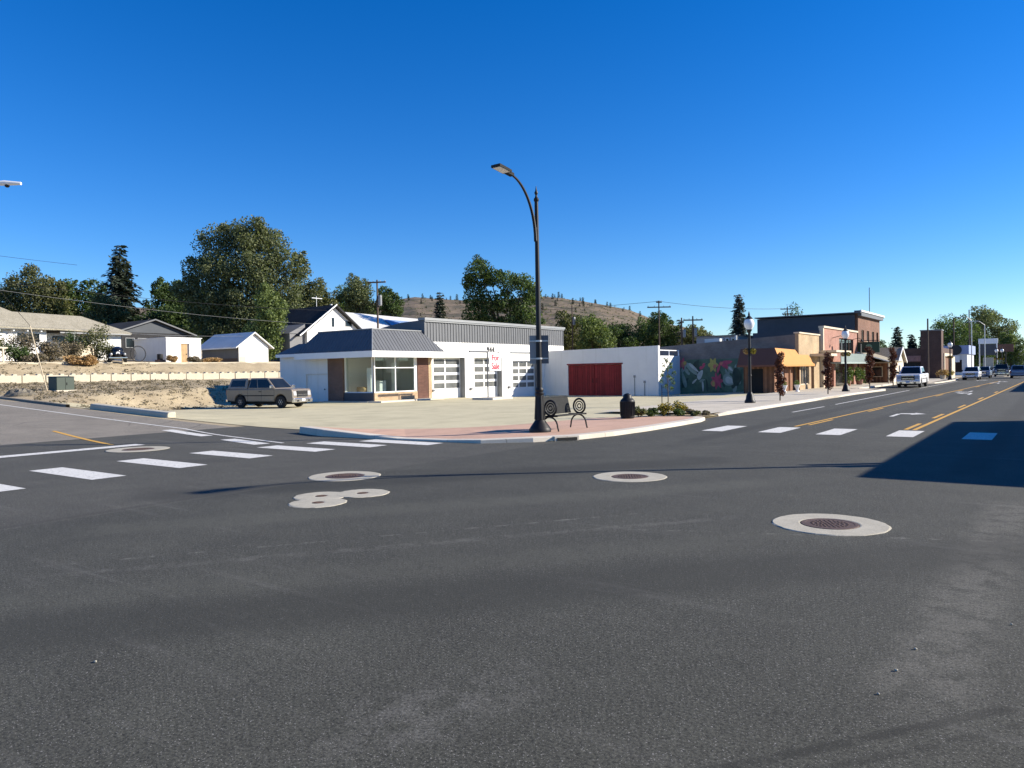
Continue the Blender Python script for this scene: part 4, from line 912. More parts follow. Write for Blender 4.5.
# --- low shop with the lean-to and the small gable
B = thing('gabled_shop', 'small cream shop with a shingled lean-to roof and white-trimmed gable on the pavement', 'building', (-16, 98, 0), world=True)
m = MB(); wall_x(m, -15.2, .2, 95.4, 103.2, -.1, 2.5, [(96.3, 97.6, .9, 2.1), (99.6, 100.9, .9, 2.1)]); m.box(-18, -15.4, 95.4, 103.2, -.1, 2.5); m.prism([(-15.2, 98.2, 2.5), (-15.2, 103.2, 2.5), (-15.2, 100.7, 4.0)], (-2.6, 0, 0)); m.build('wall', M['stucco'], B)
window_x(B, -15.3, 96.3, 97.6, .9, 2.1, M['white_trim'], 1, 1); window_x(B, -15.3, 99.6, 100.9, .9, 2.1, M['white_trim'], 1, 1)
m = MB(); m.prism([(-18.1, 90.9, 3.55), (-14.7, 90.9, 2.42), (-14.7, 90.9, 2.54), (-18.1, 90.9, 3.7)], (0, 8.2, 0)); m.prism([(-14.9, 97.8, 2.45), (-14.9, 100.7, 4.15), (-14.9, 100.7, 4.27), (-14.9, 97.7, 2.55)], (-3, 0, 0)); m.prism([(-14.9, 103.6, 2.45), (-14.9, 100.7, 4.15), (-14.9, 100.7, 4.27), (-14.9, 103.7, 2.55)], (-3, 0, 0)); m.build('roof', M['shingle'], B)
m = MB(); m.prism([(-14.85, 97.6, 2.35), (-14.85, 100.7, 4.12), (-14.85, 100.7, 4.34), (-14.85, 97.5, 2.55)], (-.06, 0, 0)); m.prism([(-14.85, 103.8, 2.35), (-14.85, 100.7, 4.12), (-14.85, 100.7, 4.34), (-14.85, 103.9, 2.55)], (-.06, 0, 0)); m.prism([(-18.1, 90.84, 3.6), (-14.65, 90.84, 2.44), (-14.65, 90.84, 2.54), (-18.1, 90.84, 3.72)], (0, .06, 0)); m.build('barge_board', M['white_trim'], B)
for y in (91.1, 93.4):
    m = MB(); m.box(-14.95, -14.83, y, y+.12, .1, 2.45); m.build('post', M['cream'], B)
m = MB(); m.box(-17.95, -17.9, 91.3, 95.3, -.1, 2.4); m.box(-17.9, -15.5, 95.34, 95.4, -.1, 2.35); m.build('shop_front', M['wood'], B); window_y(B, 95.3, -17.4, -16.2, .8, 2.0, M['cream'], 1, 1)  # second board panel darkens the stucco side, standing in for lean-to shade

# --- brown brick corner building with a tower
B = thing('brown_brick_building', 'low dark brown brick building with a square corner tower', 'building', (-20, 130, 0), world=True)
m = MB(); wall_y(m, 124, .3, -32, -15.9, -.3, 4.55, [(-18.4, -15.95, .4, 2.5)]); m.box(-32, -13.7, 124.3, 139, -.3, 4.5); wall_x(m, -13.4, .3, 124.3, 139, -.3, 4.5, [(126, 134, -.3, 3.3)]); m.build('wall', M['brick_dark'], B)
m = MB(); m.box(-16.0, -13.35, 123.85, 126.2, -.3, 7.0); m.build('tower', M['brick_dark'], B)
m = MB(); m.box(-16.08, -13.28, 123.78, 126.28, 7.0, 7.15); m.build('tower_coping', M['slate_light'], B)
m = MB(); m.box(-13.4, -13.2, 126.2, 136, 3.3, 3.75); m.box(-13.4, -13.2, 126.2, 126.8, -.2, 3.3); m.box(-13.4, -13.1, 134.6, 138.9, -.2, 3.3); m.build('portal', M['cream'], B)
m = MB(); m.box(-13.62, -13.5, 126.8, 134.2, -.2, 3.3); m.build('shutter', M['wood'], B)
m = MB(); m.box(-18.38, -15.97, 124.12, 124.2, .4, 2.5); m.build('opening', M['glass_dark'], B)
t = thing('wall_sign', 'long pale pink sign board across the brown brick wall beside the tower', 'sign', (-17.3, 123.9, 0), world=True)
m = MB(); m.box(-19.2, -15.97, 123.86, 123.98, 2.62, 3.45); m.build('board', plain('dusty_pink_board', (.30, .16, .13), .7, .35, 3), t)

# --- blue and white shop and other far buildings
B = thing('blue_shop', 'blue and white single-storey shop beyond the brown brick tower', 'building', (-18, 172, 0), world=True)
m = MB(); m.box(-19.4, -13.8, 168, 182, -.3, 4.3); m.build('wall', M['white'], B)
m = MB(); m.box(-19.5, -13.5, 167.7, 182.1, 4.0, 5.7); m.build('fascia', M['blue_paint'], B)
window_y(B, 167.95, -19.5, -14.6, .5, 3.0, M['white_trim'], 4, 1)
m = MB(); m.box(-17.8, -15.0, 167.5, 167.6, 2.5, 3.8); m.build('white_panel', M['white_trim'], B)
m = MB(); m.lathe([(.95, 0), (.95, .05)], (-15.6, 167.55, 4.85), 20, 'y'); m.build('round_emblem', M['black_paint'], B)
m = MB(); m.box(-19.3, -17.2, 167.5, 167.62, 4.2, 5.4); m.build('sign_panel', plain('pale_lilac_panel', (.60, .55, .62), .6, .1, 2), B)
t = thing('gateway_sign', 'tall white framed sign above the far parked cars', 'sign', (-11.7, 188, 0), world=True)
m = MB(); m.box(-13.3, -13.1, 187.9, 188.1, 0, 7.3); m.box(-10.2, -10.0, 187.9, 188.1, 0, 7.3); m.build('post', M['white_metal'], t)
m = MB(); m.box(-13.4, -9.9, 187.8, 188.2, 6.3, 7.4); m.build('top_panel', M['white_metal'], t)
m = MB(); m.box(-13.08, -10.22, 187.95, 188.05, 3.9, 6.2); m.build('dark_panel', M['navy'], t)
t = thing('roadside_sign', 'red-brown sign panel on a pole right of the white framed sign', 'sign', (-9.4, 200, 0), world=True)
m = MB(); m.box(-10.6, -7.6, 199.9, 200.1, 4.7, 6.4); m.build('panel', M['brick_tower'], t); m = MB(); m.cyl((-9.1, 200, -.2), (-9.1, 200, 4.7), .12); m.build('pole', M['iron'], t)
t = thing('notice_board', 'small pale panel standing on two legs behind the far silver cars', 'sign', (-9.8, 160, 0), world=True)
m = MB(); m.box(-10.7, -9.1, 159.95, 160.05, 1.4, 3.2); m.build('panel', M['cream'], t)
for x in (-10.5, -9.3):
    m = MB(); m.box(x-.05, x+.05, 159.97, 160.03, -.1, 1.4); m.build('leg', M['iron'], t)
B = thing('long_shed', 'long low pale shed across the far end of the street', 'building', (2, 300, 0), world=True)
m = MB(); m.box(-30, 12, 290, 305, -.3, 4.4); m.build('wall', M['stucco'], B); m = MB(); m.prism([(-30.4, 289.6, 4.4), (-30.4, 305.4, 4.4), (-30.4, 297.5, 6.2)], (42.8, 0, 0)); m.build('roof', M['metal_roof'], B)
# block behind the mural store
B = thing('back_building', 'grey flat-roofed building with a row of small upper windows behind the mural store', 'building', (-34, 92, 0), world=True)
m = MB(); m.box(-35.6, -30.4, 88, 96, -.3, 5.95); m.build('wall', plain('grey_render', (.30, .295, .30), .85, .1, 1), B)
for i in range(4): window_y(B, 87.96, -33.4+i*.72, -32.95+i*.72, 5.0, 5.7, M['white_trim'])
m = MB(); m.box(-35.8, -30.2, 87.8, 96.2, 5.95, 6.05); m.build('coping', M['slate'], B)

# --- right side of the street, out of view: these throw the long shadows over the asphalt
for nm, lb, y0, y1, h, mt in (('corner_shop', 'tan brick corner shop across the main street, nearest the camera', 21.0, 37.2, 4.25, 'brick_tan'), ('red_brick_shop', 'red brick shop farther along the near side of the main street', 71.5, 112, 4.1, 'brick_red')):
    B = thing(nm, lb, 'building', (10, (y0+y1)/2, 0), world=True)
    m = MB(); m.box(4.5, 20, y0, y1, -.3, h-.2); yy = y0+.1
    hs = []
    while yy+3.4 < y1: hs.append((yy+.6, yy+3.2, .7, 2.7)); yy += 3.6
    m2 = MB()
    zs = [-.3, .7, 2.7, h-.2]
    for a, c in zip(zs, zs[1:]):
        y = y0
        for ya, yb, _, _ in (hs if a == .7 else [])+[(y1, y1, 0, 0)]:
            if ya > y: m.box(4.2, 4.5, y, ya, a, c)
            y = yb
    m.build('wall', M[mt], B)
    for ya, yb, za, zb in hs:
        q = MB(); q.box(4.34, 4.4, ya, yb, za, zb); f = q.build('window', M['glass_dark'], B); q = MB(); frame_x(q, 4.34, ya, yb, za, zb, .1, .08); q.build('frame', M['white_trim'], f)
    m = MB(); m.box(4.1, 20.1, y0-.1, y1+.1, h-.2, h); m.build('coping', M['kerb'], B)

# --- yards on the west bank
zb = lambda x, y: ht(x, y)-.3
B = thing('white_house', 'long white house with a low tan shingle roof on the bank at far left', 'house', (-88, 34, 4.0), world=True)
m = MB(); m.box(-95, -84, 22, 35.0, 3.2, 7.3); m.box(-93, -85.5, 35.0, 42.7, 3.2, 7.0); m.box(-84.9, -84.0, 39.4, 42.6, 3.2, 7.1); m.build('wall', M['white'], B)
m = MB()
m.add([(-83.2, 21, 7.55), (-83.2, 35.6, 7.35), (-89.5, 32.2, 10.1), (-89.5, 21, 10.5), (-96, 35.6, 7.5), (-96, 21, 7.5), (-83.2, 21, 7.4), (-83.2, 35.6, 7.2)], [(0, 1, 2, 3), (3, 2, 4, 5), (1, 4, 2), (0, 6, 7, 1)])
m.add([(-83.4, 33.4, 7.45), (-83.2, 43.4, 7.15), (-88.2, 40.4, 9.15), (-88.2, 31.5, 9.35), (-94, 43.4, 7.2), (-94, 33, 7.2), (-83.4, 33.4, 7.3), (-83.2, 43.4, 7.0)], [(0, 1, 2, 3), (3, 2, 4, 5), (1, 4, 2), (0, 6, 7, 1)])
m.build('roof', M['shingle'], B)
m = MB(); m.box(-83.35, -83.25, 21, 35.5, 7.2, 7.38); m.box(-83.35, -83.22, 36.0, 43.3, 6.92, 7.05); m.build('fascia', M['slate_light'], B)
for i in range(10): 
    m = MB(); m.box(-84, -83.4, 23+i*1.25, 23.12+i*1.25, 7.0, 7.18); m.build('rafter', M['white_trim'], B)
window_x(B, -83.97, 32.2, 34.4, 5.9, 6.9, M['white_trim'], 2, 1)
window_x(B, -85.47, 36.2, 37.4, 5.7, 6.7, M['iron'], 1, 1)
m = MB(); m.box(-84.2, -83.2, 34.9, 36.1, 4.2, 6.0); m.build('porch_bay', M['navy'], B)
m = MB(); m.box(-83.4, -83.3, 36.2, 39.4, 3.4, 5.9); m.build('porch_rail', M['cream'], B)
for y in (37.4, 39.3):
    m = MB(); m.box(-83.5, -83.38, y, y+.12, 5.9, 7.1); m.build('porch_post', M['white_trim'], B)
m = MB(); m.box(-89.6, -89.2, 31.3, 31.7, 9.6, 11.2); m.build('chimney', M['slate_light'], B)

B = thing('slate_sided_house', 'dark shaded house with a low pale-edged gable behind the white shed', 'house', (-102, 55, 5), world=True)
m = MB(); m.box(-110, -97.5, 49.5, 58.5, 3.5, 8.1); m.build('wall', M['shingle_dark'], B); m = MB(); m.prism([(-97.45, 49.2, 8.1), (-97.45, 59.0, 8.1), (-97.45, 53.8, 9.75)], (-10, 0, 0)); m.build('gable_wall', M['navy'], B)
m = MB(); m.prism([(-97, 48.2, 7.8), (-97, 53.8, 9.75), (-97, 59.6, 7.8), (-97, 59.6, 7.98), (-97, 53.8, 9.95), (-97, 48.2, 7.98)], (-14, 0, 0)); m.build('roof', M['shingle_dark'], B)
m = MB(); m.prism([(-96.9, 48.1, 7.82), (-96.9, 53.8, 9.8), (-96.9, 53.8, 9.98), (-96.9, 48.1, 8.0)], (-.1, 0, 0)); m.prism([(-96.9, 59.7, 7.82), (-96.9, 53.8, 9.8), (-96.9, 53.8, 9.98), (-96.9, 59.7, 8.0)], (-.1, 0, 0)); m.build('barge_board', M['slate'], B)
for y in (50.0, 51.6, 53.2): window_x(B, -97.45, y, y+1.2, 6.1, 7.4, M['slate_light'])


B = thing('white_shed', 'small flat-roofed white block shed with a tan door on the bank', 'shed', (-80, 46, 3.6), world=True)
m = MB(); wall_x(m, -78, .2, 44.4, 48.5, 3.2, 6.45, [(46.1, 47.1, 3.2, 5.85)]); m.box(-84.6, -78.2, 44.4, 48.5, 3.2, 6.45); m.build('wall', M['white'], B)
m = MB(); m.box(-84.8, -77.9, 44.3, 48.6, 6.45, 6.52); m.build('roof', M['white_trim'], B)
m = MB(); m.box(-78.15, -78.1, 46.12, 46.9, 3.2, 5.83); f = m.build('door', M['wood_tan'], B); q = MB(); q.blob((-78.05, 46.8, 4.7), .05, .05, .05, 8, 6); q.build('handle', M['iron'], f)
B = thing('metal_roofed_shed', 'grey shed with a pale metal gable roof and side walls darkened as shade below the cottonwood', 'shed', (-82, 54, 3.6), world=True)
m = MB(); m.box(-85.5, -78, 53.3, 57.4, 3.0, 5.75); m.build('wall', plain('shade_darkened_boards', (.12, .12, .118), .8, .12, 1.5), B); m = MB(); m.prism([(-77.97, 53.3, 3.2), (-77.97, 57.4, 3.2), (-77.97, 57.4, 5.75), (-77.97, 55.35, 7.15), (-77.97, 53.3, 5.75)], (-.1, 0, 0)); m.build('gable_wall', M['white'], B)  # side boards coloured darker to carry shade; sunlit gable stays white
m = MB(); m.prism([(-77.6, 52.7, 5.42), (-77.6, 55.35, 7.28), (-77.6, 58.0, 5.42), (-77.6, 58.0, 5.56), (-77.6, 55.35, 7.44), (-77.6, 52.7, 5.56)], (-8.4, 0, 0)); m.build('roof', M['metal_roof'], B)
m = MB(); m.box(-85.4, -78.3, 53.24, 53.3, 3.0, 4.3); m.build('plinth_boards', M['wood_pole'], B)
m = MB(); m.box(-78, -77.94, 53.4, 54.2, 3.3, 4.5); m.build('corner_board', M['cream'], B)

B = thing('gabled_white_house', 'white gabled house with black rake trim rising behind the mansard roof', 'house', (-86, 69, 5), world=True)
m = MB(); m.box(-92, -80, 65.0, 74.4, 3.0, 8.2); m.prism([(-80, 65.0, 8.2), (-80, 74.4, 8.2), (-80, 69.7, 11.35)], (-12, 0, 0)); m.build('wall', M['white'], B)
m = MB(); m.prism([(-79.4, 63.6, 7.2), (-79.4, 69.7, 11.45), (-79.4, 69.7, 11.7), (-79.4, 63.3, 7.25)], (-13, 0, 0)); m.prism([(-79.4, 75.6, 7.3), (-79.4, 69.7, 11.45), (-79.4, 69.7, 11.7), (-79.4, 75.9, 7.35)], (-13, 0, 0)); m.build('roof', M['shingle_dark'], B)
m = MB(); m.prism([(-79.36, 69.7, 11.62), (-79.36, 69.7, 11.8), (-79.36, 63.3, 7.36), (-79.36, 63.4, 7.22)], (-.08, 0, 0)); m.build('rake_board', M['white_trim'], B)
m = MB(); m.box(-86, -80.5, 62.6, 65.0, 3, 7.6); m.prism([(-80.4, 62.4, 7.6), (-80.4, 65.0, 7.6), (-80.4, 65.0, 8.9)], (-6, 0, 0)); m.build('side_bay', plain('slate_bay', (.18, .18, .185), .8, .1, 1), B)
window_x(B, -79.97, 69.1, 69.7, 8.6, 10.0, M['white_trim']); window_x(B, -79.97, 71.6, 72.8, 8.8, 9.6, M['slate_light'])
m = MB(); m.cyl((-82, 70.9, 10.4), (-82, 70.9, 12.0), .18); m.build('flue', M['metal_roof'], B)
m = MB(); m.tube([(-84, 70, 11.5), (-84, 70, 13.2)], .04, 6); m.tube([(-84, 69.2, 12.9), (-84, 71.0, 12.9)], .06, 6); m.build('aerial', M['white_metal'], B)
B = thing('long_roofed_barn', 'long building under a bright pale metal roof behind the garage parapet', 'building', (-88, 85, 5), world=True)
m = MB(); m.box(-98, -82, 74.8, 98, 3.0, 8.6); m.build('wall', M['white'], B)
m = MB(); m.add([(-81.2, 74.6, 8.6), (-81.2, 98.5, 8.5), (-90, 98.5, 11.6), (-90, 74.6, 12.0), (-99, 98.5, 8.4), (-99, 74.6, 8.6)], [(0, 1, 2, 3), (3, 2, 4, 5)]); m.build('roof', M['metal_roof'], B)
m = MB(); m.add([(-82.4, 84, 9.1), (-82.4, 97, 9.0), (-87, 97, 10.7), (-87, 86, 10.85)], [(0, 1, 2, 3)]); m.build('blue_tarp', plain('pale_blue_tarp', (.20, .30, .48), .5, .3, .8), B)

W = thing('block_retaining_wall', 'long low wall of pale cast blocks along the top of the dirt bank', 'wall', (-70, 40, 1.9), world=True)
m = MB(); y = 18.0; g = random.Random(2)
while y < 62: 
    z0 = 1.55; z1 = 2.52+g.uniform(-.02, .02); m.box(-70.45, -69.9+g.uniform(-.02, .02), y+.05, y+1.80, z0, z1)
    for q in (.45, 1.35): m.prism([(-69.95, y+q-.17, z1), (-69.95, y+q+.17, z1), (-69.95, y+q+.11, z1+.12), (-69.95, y+q-.11, z1+.12)], (-.4, 0, 0))
    y += 1.83
m.build('block', M['block'], W); 
m = MB(); m.box(-74.2, -74.0, 20, 62, 3.2, 3.72); m.build('upper_kerb', M['block'], W)
m = MB(); vs = []
for i in range(10):
    x = -40.6+i*.82; zc = street_z(x); vs += [(x, 18.85, zc-.3), (x, 18.9, zc+.16), (x, 18.95, zc+.22), (x, 19.3, zc+.24), (x, 19.32, zc-.3)]
m.add(vs, [(i*5+k, i*5+k+1, i*5+k+6, i*5+k+5) for i in range(9) for k in range(4)]+[(0, 1, 2, 3, 4), (49, 48, 47, 46, 45)])
o = m.build('low_concrete_wall', M['block'], off=(-37, 19.2, .5), bevel=.04); tag(o, 'short low pale concrete wall beside the side street, below the dirt bank', 'wall')
# ------------------------------------------------------------------ street furniture
def lamp_tall(label, loc, arm=(0, -1)):
    """9 m street lamp: fluted cast base, tapered pole, curved arm, flat luminaire, finial, two sign panels"""
    t = thing('street_lamp', label, 'street lamp', loc, 0, 'tall street lamps at the crossing')
    m = MB(); m.lathe([(.36, 0), (.37, .10), (.33, .16), (.31, .20), (.24, .30), (.19, .38), (.17, .42)], n=16); m.build('base', M['iron'], t, smooth=True)
    m = MB(); m.lathe([(.165, .42), (.15, .9), (.125, 1.30), (.15, 1.33), (.15, 1.38), (.115, 1.42), (.135, 1.46), (.135, 1.52), (.098, 1.58)], n=16)
    for i in range(10):
        a = 2*math.pi*i/10; m.tube([(.165*math.cos(a), .165*math.sin(a), .44), (.126*math.cos(a), .126*math.sin(a), 1.28)], [.022, .016], 5)
    m.build('shaft_collar', M['iron'], t, smooth=True)
    m = MB(); m.tube([(0, 0, 1.5), (0, 0, 8.15)], [.095, .062], 14); m.build('pole', M['iron'], t, smooth=True)
    ax, ay = arm; pts = []; rr = []
    for i in range(15):
        f = i/14; a = f*math.pi*.47; d = .08+1.35*(1-math.cos(a))/(1-math.cos(math.pi*.47)); z = 6.75+2.05*math.sin(a)/math.sin(math.pi*.47)
        pts.append((ax*d, ay*d, z)); rr.append(.055-.018*f)
    m = MB(); m.tube(pts, rr, 9); m.tube([(ax*.0, ay*.0, 7.15), (ax*.13, ay*.13, 7.2)], .05, 8); m.tube([(0, 0, 6.75), (ax*.1, ay*.1, 6.75)], .05, 8); a_ = m.build('arm', M['iron'], t, smooth=True)
    m = MB(); e = Vector(pts[-1]); dx = Vector((ax, ay, .12)).normalized(); sx = Vector((-ay, ax, 0)); u = dx.cross(sx)
    if u.z < 0: u = -u
    def bx(c, l, wd, h0, h1): return [c+dx*a*l+sx*b*wd+u*h for h in (h0, h1) for a, b in ((0, -.5), (1, -.5), (1, .5), (0, .5))]
    m.hexa(bx(e-dx*.1, .30, .16, -.05, .05)); m.hexa(bx(e+dx*.15, .62, .34, -.02, .06)); m.hexa(bx(e+dx*.2, .5, .24, .06, .10)); l = m.build('luminaire', M['iron_grey'], t)
    m = MB(); m.hexa(bx(e+dx*.2, .52, .28, -.032, -.018)); m.build('lens', M['globe'], l)
    m = MB(); m.lathe([(.062, 8.13), (.085, 8.17), (.085, 8.24), (.05, 8.28), (.03, 8.36), (.055, 8.42), (.06, 8.46), (.03, 8.52), (.008, 8.68)], n=12); m.build('finial', M['iron'], t, smooth=True)
    return t
L1 = lamp_tall('tall black street lamp with curved arm on the plaza corner, nearest the bench', (-13.75, 20.6, .12)); L1.scale = (1, 1, .925)
for dx, x0, x1, nm in ((0, -.30, -.03, 'sign_panel'), (0, .03, .32, 'sign_panel')):
    m = MB(); ang = R(36); c, s = math.cos(ang), math.sin(ang)
    m.hexa([(x*c-y*s, x*s+y*c, z) for z in (2.42, 3.42) for x, y in ((x0, .02), (x1, .02), (x1, .04), (x0, .04))]); m.build(nm, M['slate_light'] if x0 < 0 else M['slate'], L1)
m = MB(); 
for z in (2.6, 3.22): m.hexa([(x*c-y*s, x*s+y*c, zz) for zz in (z-.02, z+.02) for x, y in ((-.3, -.01), (.3, -.01), (.3, .018), (-.3, .018))]); m.lathe([(.11, z-.03), (.11, z+.03)], n=12)
m.build('sign_bracket', M['alloy'], L1)
L2 = lamp_tall('tall black street lamp on the near corner across the main street', (1.5, 20.9, .13)); L2.scale = (1, 1, .925)
m = MB(); m.box(-.5, -.14, .08, .10, 2.42, 3.42); m.build('sign_panel', M['slate'], L2); m = MB(); m.box(.14, .5, .08, .10, 2.42, 3.42); m.build('sign_panel', M['slate_light'], L2)

def lamp_ped(label, loc, h=5.1, simple=False):
    t = thing('pedestrian_lamp', label, 'street lamp', loc, 0, 'black pedestrian lamps along the street'); k = h/5.1
    m = MB(); m.lathe([(.30*1, 0), (.30, .12), (.24, .2), (.2, .45), (.13, .55), (.115, .62)], n=14); m.build('base', M['iron'], t, smooth=True)
    m = MB(); m.tube([(0,0,.6), (0,0,4.0*k)], [.095, .07], 12); m.lathe([(.1, 1.5), (.12, 1.54), (.1, 1.58)], n=12); m.lathe([(.07, 3.95*k), (.15, 4.08*k), (.17, 4.12*k)], n=12); m.build('pole', M['iron'], t, smooth=True)
    m = MB(); m.lathe([(.14, 4.12*k), (.25, 4.28*k), (.29, 4.45*k), (.25, 4.62*k), (.17, 4.72*k)], n=16); m.build('globe', M['globe'], t, smooth=True)
    m = MB(); m.lathe([(.19, 4.71*k), (.2, 4.75*k), (.10, 4.86*k), (.05, 4.92*k), (.06, 4.98*k), (.012, 5.15*k)], n=14); m.build('cap', M['iron'], t, smooth=True)
    m = MB(); m.tube([(-.3, 0, 3.05), (.3, 0, 3.05)], .025, 6); m.build('basket_bar', M['iron'], t)
    for s in (-1, 1): put('flower_basket', leaf_mesh('flower_basket', [(s*.2, 0, 2.9, .17, .17, .16)], 160, .1, M['leaf_yellow'] if s > 0 else M['leaf_orange'], 3), t)
    return t
p1 = lamp_ped('black globe lamp post with flower baskets in front of the mural store, nearest pedestrian lamp', (-14.0, 42.3, .13))
dup(p1, (-13.35, 63.1, .13), label='black globe lamp post with flower baskets before the pink brick store')
dup(p1, (-10.95, 110.5, .13), label='black globe lamp post beside the brown brick tower')
dup(p1, (-9.3, 172, .1), label='left of the two small white globe lamps at the street end', scale=(1, 1, 1.0)); dup(p1, (-8.35, 171, .1), label='right of the two small white globe lamps at the street end')

# bench with scroll arms
t = thing('park_bench', 'black wrought-iron bench with scroll arms beside the tall lamp', 'bench', (-13.5, 21.75, .13), R(88)); t.scale = (.98, 1.0, 1.05)
bw = 1.78; m = MB()
m.hexa([(-bw/2+.1, .26, .50), (bw/2-.1, .26, .50), (bw/2-.1, .40, 1.02), (-bw/2+.1, .40, 1.02), (-bw/2+.1, .29, .50), (bw/2-.1, .29, .50), (bw/2-.1, .43, 1.02), (-bw/2+.1, .43, 1.02)])
m.tube([(-bw/2+.08, .42, 1.03), (bw/2-.08, .42, 1.03)], .025, 6); m.build('backrest', M['iron_grey'], t)
m = MB()
for i in range(7): m.tube([(-bw/2+.02, -.26+i*.085, .475-.004*i), (bw/2-.02, -.26+i*.085, .475-.004*i)], .022, 6)
m.build('seat', M['iron_grey'], t)
for s in (-1, 1):
    x = s*bw/2; m = MB()
    for rr_ in (.235, .15, .07): m.ring((x, -.02, .72), rr_, .034 if rr_ > .2 else .02, 'x', n=22, m=7)
    m.tube([(x, -.30, .47), (x, .42, .45)], .03, 6); m.build('arm_rest', M['iron'], t)
    m = MB(); m.ring((x, .02, .13), .31, .028, 'x', 0, 180, 18, 7); m.tube([(x, .33, .13), (x, .36, 0)], .028, 6); m.tube([(x, -.29, .13), (x, -.33, 0)], .028, 6); m.build('leg', M['iron'], t)

# litter bin
t = thing('litter_bin', 'black domed steel litter bin on the plaza beside the flower bed', 'litter bin', (-14.5, 28.3, .10)); t.scale = (.86, .86, .88)
m = MB(); m.lathe([(.33, 0), (.34, .04), (.34, .74), (.36, .76), (.36, .80)], n=20)
for i in range(28):
    a = 2*math.pi*i/28; m.tube([(.345*math.cos(a), .345*math.sin(a), .12), (.355*math.cos(a), .355*math.sin(a), .76)], .016, 4)
m.build('body', M['iron'], t, smooth=True)
m = MB(); m.lathe([(.35, .80), (.33, .86), (.28, .90), (.22, .96), (.21, 1.05), (.15, 1.13), (.05, 1.17)], n=18); m.build('lid', M['iron'], t, smooth=True)

# planted bed
g = random.Random(6)
bed = [(-14.45, 29.3, .5, .62, 'leaf_olive', 'dark green low shrub nearest the litter bin in the plaza bed'), (-14.2, 29.95, .42, .5, 'leaf_dark', 'dark little shrub between the bin shrub and the yellow bloom'), (-13.95, 30.6, .52, .72, 'leaf_yellow', 'yellow-flowering shrub left of the young tree stem'),
       (-13.55, 31.5, .6, .75, 'leaf_yellow', 'yellow-flowering shrub right of the young tree stem'), (-13.3, 30.7, .42, .45, 'leaf_dark', 'dark low shrub in front of the yellow blooms'), (-12.95, 31.3, .36, .36, 'sage', 'small dry tuft right of the yellow blooms'), (-12.65, 31.0, .3, .3, 'leaf_olive', 'small olive tuft near the kerb end of the bed'), (-12.4, 31.6, .28, .26, 'sage', 'smallest dry tuft at the kerb end of the bed')]
for x, y, r, h, lf, lb in bed: shrub(lb, (x, y, .05), r*.82, h*.8, lf, int(-x*100), 'shrubs in the plaza bed', n=700, size=.085)
b = MB(); b.poly([(-14.9, 28.9, .066), (-12.2, 30.6, .066), (-12.2, 32.2, .066), (-13.6, 32.3, .066), (-15.0, 29.9, .066)]); struct(b.build('planting_bed', M['earth'], keep=True))
t = thing('young_tree', 'slender young tree with a sparse crown planted in the plaza bed', 'tree', (-13.9, 31.0, .05)); t.scale = (.75, .75, .68)
m = MB(); m.tube([(0,0,-.1), (.02,0,1.0), (0,.02,2.2), (-.02,0,3.6)], [.035, .03, .022, .008], 7)
g = random.Random(2); cl = []
for i in range(16):
    a = i*2.4; z = 1.55+i*.125; l = .42*(1-abs(i-6)/16); e = (l*math.cos(a), l*math.sin(a), z+.22); m.tube([(0,0,z-.1), e], [.01, .004], 4); cl.append((*e, .15, .15, .16))
m.build('trunk', M['bark'], t); put('crown', leaf_mesh('crown', cl, 620, .09, M['leaf_mid'], 5, outer=.1), t)
m = MB(); m.cyl((-.42, .1, 0), (-.42, .1, 2.0), .025, n=6); m.tube([(-.42, .1, 1.5), (0, 0, 1.48)], .01, 4); m.build('stake', M['iron'], t)

# maroon columnar street trees
cl = [(.1*math.cos(i*2.2), .1*math.sin(i*2.2), .5+i*.24, .26-.05*abs(i-4)/4, .26, .24) for i in range(10)]
c0 = thing('columnar_tree', 'narrow maroon-leaved street tree right of the nearest globe lamp', 'tree', (-13.3, 45.6, .13), 0, 'maroon columnar trees along the pavement')
m = MB(); m.tube([(0,0,-.1), (0,0,2.7)], [.04, .012], 7); m.build('trunk', M['bark'], c0); put('crown', leaf_mesh('crown', cl, 2200, .10, M['leaf_maroon'], 7, outer=.2), c0)
dup(c0, (-13.3, 57.2, .13), 1.0, 'narrow maroon-leaved street tree left of the second globe lamp', (1.15, 1.15, 1.05)); dup(c0, (-13.5, 73.2, .13), 2.0, 'narrow maroon-leaved street tree before the lean-to porch', (1.2, 1.2, 1.3)); dup(c0, (-13.4, 84.5, .13), 3.0, 'narrow maroon-leaved street tree beside the white pickup', (1.4, 1.4, 1.35))

# tubs and plants before the shops
for lb, x, y, r, h, lf in (('leafy green potted plant left of the pink store entrance', -16.9, 80.6, .7, 1.9, 'leaf_mid'), ('leafy green potted plant right of the pink store entrance', -16.9, 86.2, .9, 2.0, 'leaf_mid'), ('orange flowering tub by the brown brick tower', -12.6, 118, 1.0, 1.4, 'leaf_orange'), ('yellow flowering tub nearest the tower corner', -12.2, 121, .8, 1.2, 'leaf_yellow')):
    t = shrub(lb, (x, y, .13), r, h, lf, int(y), n=700, size=.16, name='potted_plant'); t['category'] = 'potted plant'
    m = MB(); m.lathe([(.28, 0), (.38, .5), (.42, .52)], n=12); m.build('pot', M['brick_pink'] if y < 90 else M['block'], t)
for lb, x, y in (('white flower urn left of the porch side door', -17.4, 60.8), ('white flower urn at the porch corner', -16.9, 62.6)):
    t = thing('flower_urn', lb, 'urn', (x, y, .13)); m = MB(); m.lathe([(.18, 0), (.1, .15), (.24, .5), (.27, .55)], n=12); m.build('urn', M['white_trim'], t); put('flowers', leaf_mesh('flowers', [(0, 0, .7, .25, .25, .2)], 120, .1, M['leaf_mid'], 4), t)

